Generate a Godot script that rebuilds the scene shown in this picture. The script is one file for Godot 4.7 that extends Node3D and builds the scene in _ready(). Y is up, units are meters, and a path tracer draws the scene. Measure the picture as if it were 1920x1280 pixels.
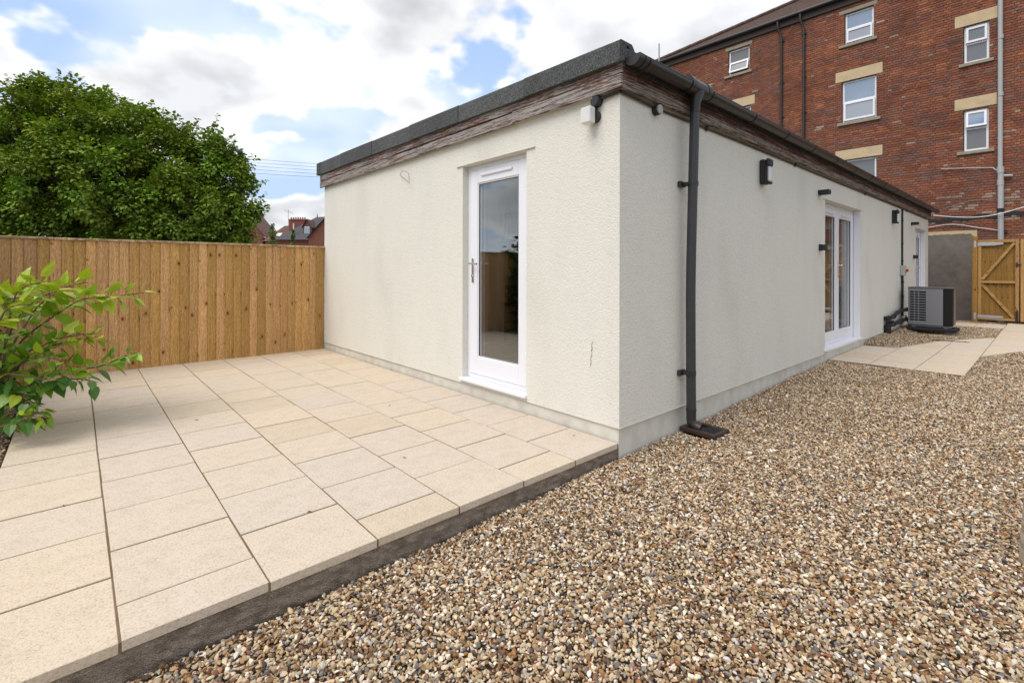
extends Node3D

const CAM := Vector3(2.012, 1.311, 2.815)
const EXPOSURE := 1.74
const SKY_ENERGY := 0.80
const SUN_ENERGY := 0.5

var rng := RandomNumberGenerator.new()
var M := {}
var UVU := Vector3.ZERO
var UVV := Vector3.ZERO
var UVO := Vector2.ZERO
var taken := {}


# ---------------------------------------------------------------- helpers
func lin(r: float, g: float, b: float) -> Color:
	return Color(r, g, b).linear_to_srgb()


func mb() -> SurfaceTool:
	var s := SurfaceTool.new()
	s.begin(Mesh.PRIMITIVE_TRIANGLES)
	return s


func uvmap(u := Vector3.ZERO, v := Vector3.ZERO, o := Vector2.ZERO) -> void:
	UVU = u
	UVV = v
	UVO = o


func vert(s: SurfaceTool, p: Vector3, n: Vector3) -> void:
	s.set_normal(n)
	s.set_uv(Vector2(p.dot(UVU) + UVO.x, p.dot(UVV) + UVO.y))
	s.add_vertex(p)


func tri(s: SurfaceTool, a: Vector3, b: Vector3, c: Vector3, toward: Vector3) -> void:
	var n := (b - a).cross(c - a)
	if n.length_squared() < 1e-16:
		return
	n = n.normalized()
	if n.dot(toward) < 0.0:
		var k := b
		b = c
		c = k
		n = -n
	vert(s, a, n)
	vert(s, c, n)
	vert(s, b, n)


func quad(s: SurfaceTool, a: Vector3, b: Vector3, c: Vector3, d: Vector3, toward: Vector3) -> void:
	tri(s, a, b, c, toward)
	tri(s, a, c, d, toward)


# chamfered box: centre, size, chamfer, placed by t
func box(s: SurfaceTool, c: Vector3, size: Vector3, bev := 0.0, t := Transform3D()) -> void:
	var h := size * 0.5
	var b := minf(bev, minf(h.x, minf(h.y, h.z)) * 0.9)
	var ax := [Vector3.RIGHT, Vector3.UP, Vector3.BACK]
	for i in 3:
		var j := (i + 1) % 3
		var k := (i + 2) % 3
		for sg in [-1.0, 1.0]:
			var n: Vector3 = ax[i] * sg
			var o: Vector3 = c + n * h[i]
			var u: Vector3 = ax[j] * (h[j] - b)
			var v: Vector3 = ax[k] * (h[k] - b)
			quad(s, t * (o - u - v), t * (o + u - v), t * (o + u + v), t * (o - u + v), t.basis * n)
	if b <= 0.0:
		return
	for i in 3:
		var j := (i + 1) % 3
		var k := (i + 2) % 3
		for sj in [-1.0, 1.0]:
			for sk in [-1.0, 1.0]:
				var e: Vector3 = ax[i] * (h[i] - b)
				var p1: Vector3 = c + ax[j] * sj * h[j] + ax[k] * sk * (h[k] - b)
				var p2: Vector3 = c + ax[j] * sj * (h[j] - b) + ax[k] * sk * h[k]
				quad(s, t * (p1 - e), t * (p1 + e), t * (p2 + e), t * (p2 - e), t.basis * (ax[j] * sj + ax[k] * sk))
	for sx in [-1.0, 1.0]:
		for sy in [-1.0, 1.0]:
			for sz in [-1.0, 1.0]:
				var q := Vector3(sx * h.x, sy * h.y, sz * h.z)
				var ex := Vector3(sx * b, 0, 0)
				var ey := Vector3(0, sy * b, 0)
				var ez := Vector3(0, 0, sz * b)
				tri(s, t * (c + q - ey - ez), t * (c + q - ex - ez), t * (c + q - ex - ey), t.basis * q)


func bx(s: SurfaceTool, x0: float, x1: float, y0: float, y1: float, z0: float, z1: float, bev := 0.0, t := Transform3D()) -> void:
	box(s, Vector3((x0 + x1) / 2, (y0 + y1) / 2, (z0 + z1) / 2), Vector3(absf(x1 - x0), absf(y1 - y0), absf(z1 - z0)), bev, t)


# bar with a rectangular section from a to b
func bar(s: SurfaceTool, a: Vector3, b: Vector3, w: float, d: float, side: Vector3, bev := 0.002) -> void:
	var f := (b - a).normalized()
	var u := (side - f * side.dot(f)).normalized()
	var t := Transform3D(Basis(f, u, f.cross(u)), (a + b) / 2)
	box(s, Vector3.ZERO, Vector3(a.distance_to(b), w, d), bev, t)


func tube(s: SurfaceTool, pts: Array, radii: Array, sides := 10, caps := true) -> void:
	var rings := []
	var norms := []
	var prev := Vector3.ZERO
	for i in pts.size():
		var f: Vector3 = (pts[mini(i + 1, pts.size() - 1)] - pts[maxi(i - 1, 0)]).normalized()
		var u: Vector3
		if prev == Vector3.ZERO:
			u = f.cross(Vector3.UP if absf(f.y) < 0.9 else Vector3.RIGHT).normalized()
		else:
			u = (prev - f * prev.dot(f)).normalized()
		prev = u
		var v := f.cross(u)
		var r: float = radii[mini(i, radii.size() - 1)]
		var ring := []
		var nn := []
		for k in sides:
			var a := TAU * k / sides
			var n := u * cos(a) + v * sin(a)
			nn.append(n)
			ring.append(pts[i] + n * r)
		rings.append(ring)
		norms.append(nn)
	for i in pts.size() - 1:
		for k in sides:
			var l := (k + 1) % sides
			var q := [rings[i][k], rings[i][l], rings[i + 1][l], rings[i + 1][k]]
			var m := [norms[i][k], norms[i][l], norms[i + 1][l], norms[i + 1][k]]
			for id in [0, 2, 1, 0, 3, 2] if (q[1] - q[0]).cross(q[2] - q[0]).dot(m[0]) > 0 else [0, 1, 2, 0, 2, 3]:
				vert(s, q[id], m[id])
	if caps:
		for e in [0, pts.size() - 1]:
			var out: Vector3 = (pts[0] - pts[1]) if e == 0 else (pts[e] - pts[e - 1])
			for k in sides:
				tri(s, pts[e], rings[e][k], rings[e][(k + 1) % sides], out)


func disc(s: SurfaceTool, a: Vector3, b: Vector3, r: float, sides := 20) -> void:
	tube(s, [a, b], [r], sides)


# a smooth curve through points, n steps a span
func smooth(pts: Array, n := 5) -> Array:
	var out := []
	for i in pts.size() - 1:
		var p0: Vector3 = pts[maxi(i - 1, 0)]
		var p3: Vector3 = pts[mini(i + 2, pts.size() - 1)]
		for k in n:
			out.append((pts[i] as Vector3).cubic_interpolate(pts[i + 1], p0, p3, float(k) / n))
	out.append(pts[-1])
	return out


# wall sheet with thickness and rectangular openings. P(u, v, d) by frame t: x = u, y = v, z = out
func wall(s: SurfaceTool, u0: float, u1: float, v0: float, v1: float, thick: float, holes: Array, t := Transform3D()) -> void:
	var us := [u0, u1]
	var vs := [v0, v1]
	for h in holes:
		us.append_array([h[0], h[1]])
		vs.append_array([h[2], h[3]])
	us.sort()
	vs.sort()
	var N := t.basis.z
	for i in us.size() - 1:
		for j in vs.size() - 1:
			var a: float = us[i]
			var b: float = us[i + 1]
			var c: float = vs[j]
			var d: float = vs[j + 1]
			if b - a < 1e-5 or d - c < 1e-5:
				continue
			var inside := false
			for h in holes:
				if (a + b) / 2 > h[0] and (a + b) / 2 < h[1] and (c + d) / 2 > h[2] and (c + d) / 2 < h[3]:
					inside = true
			if inside:
				continue
			for z in [0.0, -thick]:
				quad(s, t * Vector3(a, c, z), t * Vector3(b, c, z), t * Vector3(b, d, z), t * Vector3(a, d, z), N if z == 0.0 else -N)
	var rims := [[u0, u1, v0, v1, -1.0]]
	for h in holes:
		rims.append([h[0], h[1], h[2], h[3], 1.0])
	for r in rims:
		for q in [[r[0], r[2], r[0], r[3], Vector3.RIGHT], [r[1], r[2], r[1], r[3], Vector3.LEFT], [r[0], r[2], r[1], r[2], Vector3.UP], [r[0], r[3], r[1], r[3], Vector3.DOWN]]:
			quad(s, t * Vector3(q[0], q[1], 0), t * Vector3(q[2], q[3], 0), t * Vector3(q[2], q[3], -thick), t * Vector3(q[0], q[1], -thick), t.basis * (q[4] * r[4]))


# flat polygon (x, z) pushed down from y1 to y0, with a small chamfer at the top
func prism(s: SurfaceTool, poly: PackedVector2Array, y0: float, y1: float, bev := 0.0) -> void:
	var top := poly
	if bev > 0.0:
		var o := Geometry2D.offset_polygon(poly, -bev)
		if o.size() == 1 and o[0].size() == poly.size():
			# keep the vertices in step
			var best := 0
			var dm := 1e9
			for k in o[0].size():
				var dd := 0.0
				for i in poly.size():
					dd += poly[i].distance_squared_to(o[0][(i + k) % poly.size()])
				if dd < dm:
					dm = dd
					best = k
			top = PackedVector2Array()
			for i in poly.size():
				top.append(o[0][(i + best) % poly.size()])
	var mid := Vector2.ZERO
	for p in poly:
		mid += p / poly.size()
	var idx := Geometry2D.triangulate_polygon(top)
	for i in range(0, idx.size(), 3):
		tri(s, Vector3(top[idx[i]].x, y1, top[idx[i]].y), Vector3(top[idx[i + 1]].x, y1, top[idx[i + 1]].y), Vector3(top[idx[i + 2]].x, y1, top[idx[i + 2]].y), Vector3.UP)
	for i in poly.size():
		var j := (i + 1) % poly.size()
		var a := Vector3(poly[i].x, y1 - bev, poly[i].y)
		var b := Vector3(poly[j].x, y1 - bev, poly[j].y)
		var e := poly[j] - poly[i]
		var o := Vector3(e.y, 0, -e.x)
		var m := (poly[i] + poly[j]) / 2 - mid
		if o.x * m.x + o.z * m.y < 0:
			o = -o
		quad(s, a, b, Vector3(b.x, y0, b.z), Vector3(a.x, y0, a.z), o)
		if bev > 0.0:
			quad(s, a, b, Vector3(top[j].x, y1, top[j].y), Vector3(top[i].x, y1, top[i].y), o.normalized() + Vector3.UP)


func numbered(called: String) -> String:
	var n: int = taken.get(called, 0)
	taken[called] = n + 1
	return called if n == 0 else "%s_%03d" % [called, n]


func tag(o: Node3D, label := "", category := "", group := "", kind := "") -> Node3D:
	if label:
		o.set_meta("label", label)
	if category:
		o.set_meta("category", category)
	if group:
		o.set_meta("group", group)
	if kind:
		o.set_meta("kind", kind)
	return o


func thing(called: String, label: String, category: String, at := Vector3.ZERO, group := "") -> Node3D:
	var o := Node3D.new()
	o.name = numbered(called)
	add_child(o)
	o.position = at
	return tag(o, label, category, group)


func struct(called: String) -> Node3D:
	var o := Node3D.new()
	o.name = called
	add_child(o)
	return tag(o, "", "", "", "structure")


func put(called: String, mesh: Mesh, mat: Material, parent: Node3D, t := Transform3D()) -> MeshInstance3D:
	var o := MeshInstance3D.new()
	o.name = called
	o.mesh = mesh
	o.material_override = mat
	o.transform = t
	parent.add_child(o, true)
	return o


func obj(called: String, s: SurfaceTool, mat: Material, parent: Node3D = null, t := Transform3D()) -> MeshInstance3D:
	if parent == null:
		parent = self
		called = numbered(called)
	return put(called, s.commit(), mat, parent, t)


func multi(called: String, mesh: Mesh, mat: Material, buf: PackedFloat32Array, parent: Node3D, kind := "stuff") -> MultiMeshInstance3D:
	var mm := MultiMesh.new()
	mm.transform_format = MultiMesh.TRANSFORM_3D
	mm.use_colors = true
	mm.mesh = mesh
	mm.instance_count = buf.size() / 16
	mm.buffer = buf
	var o := MultiMeshInstance3D.new()
	o.name = called
	o.multimesh = mm
	o.material_override = mat
	parent.add_child(o, true)
	if kind:
		o.set_meta("kind", kind)
	return o


func push(buf: PackedFloat32Array, b: Basis, o: Vector3, c: Color) -> void:
	buf.append_array(PackedFloat32Array([b.x.x, b.y.x, b.z.x, o.x, b.x.y, b.y.y, b.z.y, o.y, b.x.z, b.y.z, b.z.z, o.z, c.r, c.g, c.b, 1.0]))


func rf(a: float, b: float) -> float:
	return rng.randf_range(a, b)


# ---------------------------------------------------------------- materials
func noise(sd: int, freq: float, oct := 4, type := FastNoiseLite.TYPE_SIMPLEX_SMOOTH, fractal := FastNoiseLite.FRACTAL_FBM) -> FastNoiseLite:
	var n := FastNoiseLite.new()
	n.seed = sd
	n.noise_type = type
	n.frequency = freq
	n.fractal_type = fractal if oct > 1 else FastNoiseLite.FRACTAL_NONE
	n.fractal_octaves = oct
	return n


# noise that repeats without a seam: coarse random grids, wrapped, enlarged and added up
func tile_noise(sd: int, cells: int, oct: int, size: int) -> PackedFloat32Array:
	var r := RandomNumberGenerator.new()
	r.seed = sd
	var sum := PackedFloat32Array()
	sum.resize(size * size)
	var amp := 1.0
	var n := cells
	for o in oct:
		if n > size / 2:
			break
		var pad := 4
		var vals := PackedFloat32Array()
		vals.resize(n * n)
		for k in n * n:
			vals[k] = r.randf()
		var grid := PackedFloat32Array()
		grid.resize((n + 2 * pad) * (n + 2 * pad))
		for y in n + 2 * pad:
			for x in n + 2 * pad:
				grid[y * (n + 2 * pad) + x] = vals[posmod(y - pad, n) * n + posmod(x - pad, n)]
		var img := Image.create_from_data(n + 2 * pad, n + 2 * pad, false, Image.FORMAT_RF, grid.to_byte_array())
		var big := int(round(float(size) * (n + 2 * pad) / n))
		img.resize(big, big, Image.INTERPOLATE_CUBIC)
		img = img.get_region(Rect2i(int(round(float(size) * pad / n)), int(round(float(size) * pad / n)), size, size))
		var d := img.get_data().to_float32_array()
		for k in size * size:
			sum[k] += d[k] * amp
		amp *= 0.55
		n *= 2
	var lo := 1e9
	var hi := -1e9
	for k in range(0, size * size, 7):
		lo = minf(lo, sum[k])
		hi = maxf(hi, sum[k])
	var mid := (lo + hi) / 2
	var half := (hi - lo) / 2 * 0.9
	for k in size * size:
		sum[k] = clampf((sum[k] - mid) / half * 0.5 + 0.5, 0.0, 1.0)
	return sum


func ntex(n: FastNoiseLite, stops := [], size := 512) -> ImageTexture:
	# size a power of two, and the cells a divisor of it
	var cells := 2
	while cells * 1.42 < n.frequency * size:
		cells *= 2
	var v := tile_noise(n.seed, cells, n.fractal_octaves, size)
	var lut := PackedByteArray()
	var g := Gradient.new()
	if stops:
		var offs := PackedFloat32Array()
		var cols := PackedColorArray()
		for s in stops:
			offs.append(s[0])
			cols.append(lin(s[1], s[2], s[3]))
		g.offsets = offs
		g.colors = cols
	for k in 256:
		var c: Color = g.sample(k / 255.0) if stops else Color(k / 255.0, k / 255.0, k / 255.0)
		lut.append_array(PackedByteArray([clampi(int(c.r * 255.0), 0, 255), clampi(int(c.g * 255.0), 0, 255), clampi(int(c.b * 255.0), 0, 255)]) if stops else PackedByteArray([k, k, k]))
	var data := PackedByteArray()
	data.resize(size * size * 3)
	for k in size * size:
		var q := int(v[k] * 255.0) * 3
		data[k * 3] = lut[q]
		data[k * 3 + 1] = lut[q + 1]
		data[k * 3 + 2] = lut[q + 2]
	return ImageTexture.create_from_image(Image.create_from_data(size, size, false, Image.FORMAT_RGB8, data))


func mat(called: String, c: Color, rough := 0.8, spec := 0.5) -> StandardMaterial3D:
	var m := StandardMaterial3D.new()
	m.resource_name = called
	m.albedo_color = c
	m.roughness = rough
	m.metallic_specular = spec
	M[called] = m
	return m


# world-space textures: fine colour (size m), coarse colour multiplied (size m), relief in cm
func dress(m: StandardMaterial3D, fine: Texture2D, fine_m: float, coarse: Texture2D = null, coarse_m := 1.0, bump: Texture2D = null, cm := 0.0, world := true) -> StandardMaterial3D:
	m.uv1_triplanar = true
	m.uv1_world_triplanar = world
	m.uv1_scale = Vector3.ONE / fine_m
	if fine:
		m.albedo_texture = fine
	if bump:
		m.heightmap_enabled = true
		m.heightmap_texture = bump
		m.heightmap_scale = cm
	if coarse:
		m.detail_enabled = true
		m.detail_blend_mode = BaseMaterial3D.BLEND_MODE_MUL
		m.detail_uv_layer = BaseMaterial3D.DETAIL_UV_2
		m.uv2_triplanar = true
		m.uv2_world_triplanar = world
		m.uv2_scale = Vector3.ONE / coarse_m
		m.detail_albedo = coarse
	return m


func tinted(called: String, from: StandardMaterial3D, c: Color) -> StandardMaterial3D:
	var m: StandardMaterial3D = from.duplicate()
	m.resource_name = called
	m.albedo_color = c
	M[called] = m
	return m


# four boards of sawn softwood, side by side: u over one board is a quarter of the image, v 1.6 m
func wood_image(sd: int) -> ImageTexture:
	var w := 512
	var h := 1024
	var r := RandomNumberGenerator.new()
	r.seed = sd
	var ring := noise(sd, 1.0, 3)
	var fine := noise(sd + 5, 1.0, 2)
	var img := Image.create(w, h, false, Image.FORMAT_RGB8)
	var knots := []
	for b in 4:
		var ks := []
		var y := r.randf_range(0, 120)
		while y < h - 10:
			ks.append(Vector3(r.randf_range(8, 120), y, r.randf_range(4.0, 11.0) if r.randf() < 0.6 else r.randf_range(1.5, 3.0)))
			y += r.randf_range(70, 420)
		knots.append(ks)
	for y in h:
		for b in 4:
			var near := []
			for k in knots[b]:
				if absf(k.y - y) < k.z * 9.0:
					near.append(k)
			var drift := ring.get_noise_2d(b * 91.0, y * 0.004) * 26.0
			var board: float = 0.9 + 0.2 * fine.get_noise_2d(b * 37.0 + 3.0, 0.5)
			for xi in 128:
				var gx := xi + drift
				var kn := 0.0
				var halo := 0.0
				for k in near:
					var dx: float = (xi - k.x) / k.z
					var dy: float = (y - k.y) / (k.z * 1.1)
					var q: float = dx * dx + dy * dy * 0.35
					gx += (1.0 if dx > 0 else -1.0) * k.z * 1.6 * exp(-q * 0.22)
					var q2: float = dx * dx + dy * dy
					if q2 < 1.9:
						kn = maxf(kn, clampf((1.9 - q2) * 0.8, 0, 1))
					halo = maxf(halo, exp(-q2 * 0.18))
				var g := ring.get_noise_2d(gx * 0.085 + b * 400.0, y * 0.0022)
				var f := fine.get_noise_2d(xi * 0.55 + b * 300.0, y * 0.018)
				var late := smoothstep(0.02, 0.42, absf(fmod(g * 5.0 + 20.0, 1.0) - 0.5) * 0.9)
				var tone := board * (0.80 + 0.22 * late + 0.22 * f + 0.14 * g)
				var c := Color(0.93, 0.93, 0.93) * tone
				c.g *= 0.985 - 0.05 * (1.0 - late)
				c.b *= 0.97 - 0.12 * (1.0 - late)
				c = c.lerp(Color(c.r * 0.72, c.g * 0.62, c.b * 0.5), halo * 0.55)
				c = c.lerp(Color(0.36, 0.25, 0.17), kn * 0.75)
				img.set_pixel(b * 128 + xi, y, c)
	return ImageTexture.create_from_image(img)


# old paint flaking from a board: u along 4 m, v over the board
func peel_image(sd: int, bias := 0.0) -> ImageTexture:
	var w := 1024
	var h := 64
	var a := noise(sd, 1.0, 4)
	var b := noise(sd + 1, 1.0, 3)
	var c := noise(sd + 2, 1.0, 2)
	var img := Image.create(w, h, false, Image.FORMAT_RGB8)
	for y in h:
		for x in w:
			var p := a.get_noise_2d(x * 0.006, y * 0.05) + 0.55 * b.get_noise_2d(x * 0.03, y * 0.22)
			var g := c.get_noise_2d(x * 0.008, y * 0.7)
			var f := b.get_noise_2d(x * 0.10 + 90.0, y * 0.8)
			var wood := Color(0.63, 0.605, 0.585) * (0.92 + 0.45 * g + 0.2 * f)
			var red := Color(0.46, 0.35, 0.32) * (0.92 + 0.3 * g + 0.2 * f)
			var dark := Color(0.27, 0.245, 0.235)
			var col := red.lerp(wood, smoothstep(-0.10, 0.06, p + bias * 0.6))
			col = col.lerp(dark, smoothstep(0.10, 0.40, b.get_noise_2d(x * 0.010 + 40.0, y * 0.12)) * 0.7)
			col = col.lerp(Color(0.68, 0.66, 0.63), smoothstep(0.30, 0.46, a.get_noise_2d(x * 0.045 + 300.0, y * 0.2)) * 0.75)
			img.set_pixel(x, y, col)
	return ImageTexture.create_from_image(img)


func materials() -> void:
	var speck := ntex(noise(3, 0.125, 3), [[0.0, 0.62, 0.585, 0.53], [0.30, 0.86, 0.85, 0.835], [0.55, 0.955, 0.955, 0.95], [1.0, 1.0, 1.0, 1.0]])
	var cloud := ntex(noise(7, 0.012, 5), [[0.0, 0.86, 0.85, 0.84], [0.5, 0.96, 0.96, 0.96], [1.0, 1.0, 1.0, 1.0]])
	var blotch := ntex(noise(8, 0.016, 6), [[0.0, 0.80, 0.765, 0.72], [0.35, 0.945, 0.93, 0.905], [0.6, 1.0, 1.0, 1.0], [1.0, 1.0, 0.985, 0.98]], 512)
	var slab_tone := ntex(noise(9, 0.03, 4), [[0.0, 0.93, 0.92, 0.90], [0.45, 0.985, 0.98, 0.975], [0.6, 1.0, 1.0, 1.0], [1.0, 1.0, 0.99, 0.99]])
	var grit := ntex(noise(11, 0.22, 3, FastNoiseLite.TYPE_SIMPLEX))
	var pebbledash := ntex(noise(12, 0.11, 3, FastNoiseLite.TYPE_SIMPLEX_SMOOTH))
	var m: StandardMaterial3D
	m = mat("render", lin(0.735, 0.724, 0.662), 0.92, 0.3)
	dress(m, ntex(noise(21, 0.06, 4), [[0.0, 0.91, 0.91, 0.90], [0.35, 0.975, 0.975, 0.97], [1.0, 1.0, 1.0, 1.0]]), 0.5, ntex(noise(22, 0.016, 5), [[0.0, 0.925, 0.925, 0.915], [0.35, 0.98, 0.98, 0.975], [0.6, 1.0, 1.0, 1.0], [1.0, 1.0, 1.0, 0.99]]), 2.6, pebbledash, 0.28)
	m.uv2_scale = Vector3(1.0 / 2.6, 1.0 / 6.5, 1.0 / 2.6)
	m = mat("plinth", lin(0.68, 0.66, 0.59), 0.85, 0.3)
	dress(m, cloud, 0.7, cloud, 2.3, grit, 0.05)
	m = mat("trim_cream", lin(0.62, 0.58, 0.49), 0.85, 0.3)
	dress(m, cloud, 0.5)
	for k in 10:
		var t := 0.93 + 0.07 * fmod(k * 0.618, 1.0)
		var warm := fmod(k * 0.377, 1.0)
		m = mat("slab_%d" % k, lin(0.67 * t, lerpf(0.565, 0.585, warm) * t, lerpf(0.43, 0.495, warm) * t), 0.88, 0.35)
		dress(m, speck, 0.33, slab_tone, 0.83, grit, 0.10)
	m = mat("joint", lin(0.20, 0.137, 0.08), 0.95)
	dress(m, speck, 0.2, blotch, 0.5)
	tinted("dark_joint", m, lin(0.12, 0.085, 0.05))
	m = mat("concrete", lin(0.37, 0.31, 0.25), 0.95)
	dress(m, speck, 0.35, ntex(noise(14, 0.03, 5), [[0.0, 0.45, 0.42, 0.38], [0.5, 0.8, 0.78, 0.75], [1.0, 1.0, 1.0, 1.0]]), 0.7, grit, 0.8)
	m = mat("felt", lin(0.215, 0.228, 0.232), 0.95, 0.3)
	dress(m, ntex(noise(31, 0.125, 3), [[0.0, 0.16, 0.16, 0.16], [0.5, 0.40, 0.41, 0.41], [1.0, 0.78, 0.78, 0.78]]), 0.5, blotch, 1.4, grit, 0.12)
	tinted("felt_pale", m, lin(0.25, 0.264, 0.268))
	m = mat("fascia", Color.WHITE, 0.85, 0.3)
	m.albedo_texture = peel_image(41, 0.3)
	m.heightmap_enabled = true
	m.heightmap_texture = m.albedo_texture
	m.heightmap_scale = 0.2
	m = mat("fascia_dark", Color(0.80, 0.70, 0.66), 0.85, 0.3)
	m.albedo_texture = peel_image(47, -0.3)
	m = mat("fascia_mid", Color(0.9, 0.87, 0.84), 0.85, 0.3)
	m.albedo_texture = peel_image(53, 0.25)
	m = mat("fascia_red", Color.WHITE, 0.85, 0.3)
	m.albedo_texture = peel_image(57, -0.05)
	m = mat("black_plastic", lin(0.028, 0.026, 0.026), 0.38)
	m = mat("gutter_plastic", lin(0.021, 0.0205, 0.0205), 0.36)
	dress(m, cloud, 0.4)
	m = mat("pipe_plastic", lin(0.040, 0.042, 0.047), 0.42)
	dress(m, cloud, 0.3)
	m = mat("matt_black", lin(0.022, 0.023, 0.026), 0.6)
	m = mat("upvc", lin(0.78, 0.79, 0.84), 0.3)
	m = mat("white_plastic", lin(0.75, 0.75, 0.73), 0.4)
	m = mat("grey_plastic", lin(0.38, 0.39, 0.40), 0.45)
	m = mat("diffuser", lin(0.68, 0.70, 0.72), 0.25)
	m = mat("gasket", lin(0.02, 0.02, 0.02), 0.7)
	m = mat("chrome", lin(0.62, 0.60, 0.57), 0.14)
	m.metallic = 1.0
	m = mat("galvanised", lin(0.52, 0.54, 0.57), 0.42)
	m.metallic = 0.75
	dress(m, cloud, 0.15)
	m = mat("glass", Color(0.02, 0.03, 0.03, 0.02), 0.0)
	m.transparency = BaseMaterial3D.TRANSPARENCY_ALPHA
	# outer sheet with the faint mirror of a low-emissivity coating
	m = mat("coated_glass", Color(0.93, 0.96, 0.97, 0.12), 0.0)
	m.metallic = 1.0
	m.transparency = BaseMaterial3D.TRANSPARENCY_ALPHA
	var clear := Image.create(4, 4, false, Image.FORMAT_RGB8)
	clear.fill(Color.WHITE)
	m.albedo_texture = ImageTexture.create_from_image(clear)
	m = mat("dark_glass", lin(0.26, 0.33, 0.43), 0.03, 1.0)
	m.metallic = 0.55
	m = mat("pale_glass", lin(0.33, 0.36, 0.41), 0.05, 1.0)
	m.metallic = 0.35
	m = mat("frosted_glass", lin(0.13, 0.14, 0.15), 0.25, 0.7)
	m = mat("inside_wall", lin(0.72, 0.72, 0.70), 0.8)
	m = mat("inside_floor", lin(0.16, 0.11, 0.07), 0.5)
	m = mat("radiator", lin(0.75, 0.75, 0.74), 0.35)
	var wood := wood_image(51)
	for k in 6:
		var t := 0.90 + 0.035 * k - (0.14 if k == 3 else 0.0)
		m = mat("fence_wood_%d" % k, lin(0.96 * t, 0.605 * t * (1.0 + 0.025 * (k % 2)), 0.232 * t * (1.0 + 0.16 * (k % 3))), 0.75, 0.3)
		m.albedo_texture = wood
		m = mat("gate_wood_%d" % k, lin(0.46 * t, 0.275 * t, 0.08 * t), 0.78, 0.3)
		m.albedo_texture = wood
	m = mat("gate_frame_wood", lin(0.66, 0.42, 0.18), 0.78, 0.3)
	m.albedo_texture = wood
	m = mat("cap_wood", lin(0.78, 0.60, 0.40), 0.8, 0.3)
	m.albedo_texture = wood
	m = mat("old_wood", lin(0.66, 0.60, 0.50), 0.9, 0.2)
	m.albedo_texture = wood
	m = mat("brick", Color.WHITE, 0.92, 0.25)
	m.vertex_color_use_as_albedo = true
	dress(m, ntex(noise(61, 0.06, 5), [[0.0, 0.46, 0.44, 0.44], [0.4, 0.66, 0.65, 0.65], [0.7, 0.82, 0.81, 0.80], [1.0, 1.0, 0.97, 0.94]]), 0.5, ntex(noise(62, 0.01, 5), [[0.0, 0.66, 0.65, 0.66], [0.5, 0.86, 0.86, 0.86], [1.0, 1.0, 0.98, 0.95]]), 3.7, grit, 0.25)
	var palette := [[0.479, 0.191, 0.109], [0.404, 0.165, 0.105], [0.359, 0.163, 0.114], [0.446, 0.174, 0.102], [0.323, 0.173, 0.138], [0.547, 0.229, 0.119], [0.372, 0.149, 0.096], [0.546, 0.404, 0.314]]
	for k in palette.size():
		tinted("brick_%d" % k, m, lin(palette[k][0], palette[k][1], palette[k][2])).vertex_color_use_as_albedo = false
	m = mat("mortar", lin(0.18, 0.11, 0.08), 0.95)
	dress(m, speck, 0.4, blotch, 1.9)
	m = mat("sandstone", lin(0.60, 0.475, 0.30), 0.9)
	dress(m, speck, 0.5, cloud, 1.2)
	m = mat("old_stone", lin(0.32, 0.29, 0.22), 0.92)
	dress(m, speck, 0.4, blotch, 0.5)
	m = mat("cement_render", lin(0.20, 0.175, 0.157), 0.93)
	dress(m, cloud, 0.5, ntex(noise(65, 0.012, 5), [[0.0, 0.62, 0.60, 0.58], [0.5, 0.82, 0.82, 0.82], [1.0, 1.0, 1.0, 1.0]]), 1.7, grit, 0.15)
	m = mat("tar", lin(0.012, 0.013, 0.015), 0.6)
	m = mat("roof_tile", lin(0.105, 0.062, 0.05), 0.9)
	dress(m, speck, 0.6, blotch, 1.4)
	m = mat("slate", lin(0.075, 0.075, 0.085), 0.8)
	dress(m, speck, 0.9, blotch, 3.0)
	m = mat("red_roof", lin(0.17, 0.095, 0.08), 0.9)
	dress(m, speck, 0.9, blotch, 3.0)
	m = mat("far_brick", lin(0.21, 0.075, 0.055), 0.92)
	dress(m, blotch, 2.0, cloud, 3.0)
	m = mat("far_white", lin(0.7, 0.7, 0.7), 0.6)
	m = mat("terracotta", lin(0.36, 0.17, 0.09), 0.85)
	m = mat("cable_white", lin(0.68, 0.66, 0.66), 0.5)
	m = mat("wire", lin(0.06, 0.065, 0.075), 0.6)
	m = mat("casing", lin(0.175, 0.178, 0.195), 0.45)
	m = mat("gloss_black", lin(0.014, 0.013, 0.013), 0.5, 0.3)
	m = mat("lagging", lin(0.016, 0.016, 0.018), 0.85)
	m = mat("soil", lin(0.19, 0.13, 0.08), 0.97)
	dress(m, speck, 0.25, blotch, 1.0, grit, 0.6)
	m = mat("earth", lin(0.13, 0.115, 0.075), 0.97)
	dress(m, blotch, 3.0, cloud, 17.0)
	m = mat("rust", lin(0.105, 0.05, 0.028), 0.85)
	dress(m, speck, 0.2, blotch, 0.3)
	m = mat("brown_plastic", lin(0.045, 0.025, 0.017), 0.55)
	m = mat("pebble", Color.WHITE, 0.72, 0.4)
	m.vertex_color_use_as_albedo = true
	dress(m, ntex(noise(71, 0.2, 3), [[0.0, 0.66, 0.64, 0.62], [0.5, 0.92, 0.92, 0.92], [1.0, 1.0, 1.0, 1.0]]), 0.06)
	m = mat("bark", lin(0.12, 0.095, 0.07), 0.95)
	dress(m, blotch, 0.4, speck, 0.3)
	m = mat("stem", lin(0.15, 0.10, 0.055), 0.7)
	m = mat("petiole", lin(0.30, 0.085, 0.06), 0.6)
	m = mat("tree_leaf", Color.WHITE, 0.6, 0.3)
	m.vertex_color_use_as_albedo = true
	m.backlight_enabled = true
	m.backlight = Color(0.55, 0.6, 0.3)
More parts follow.
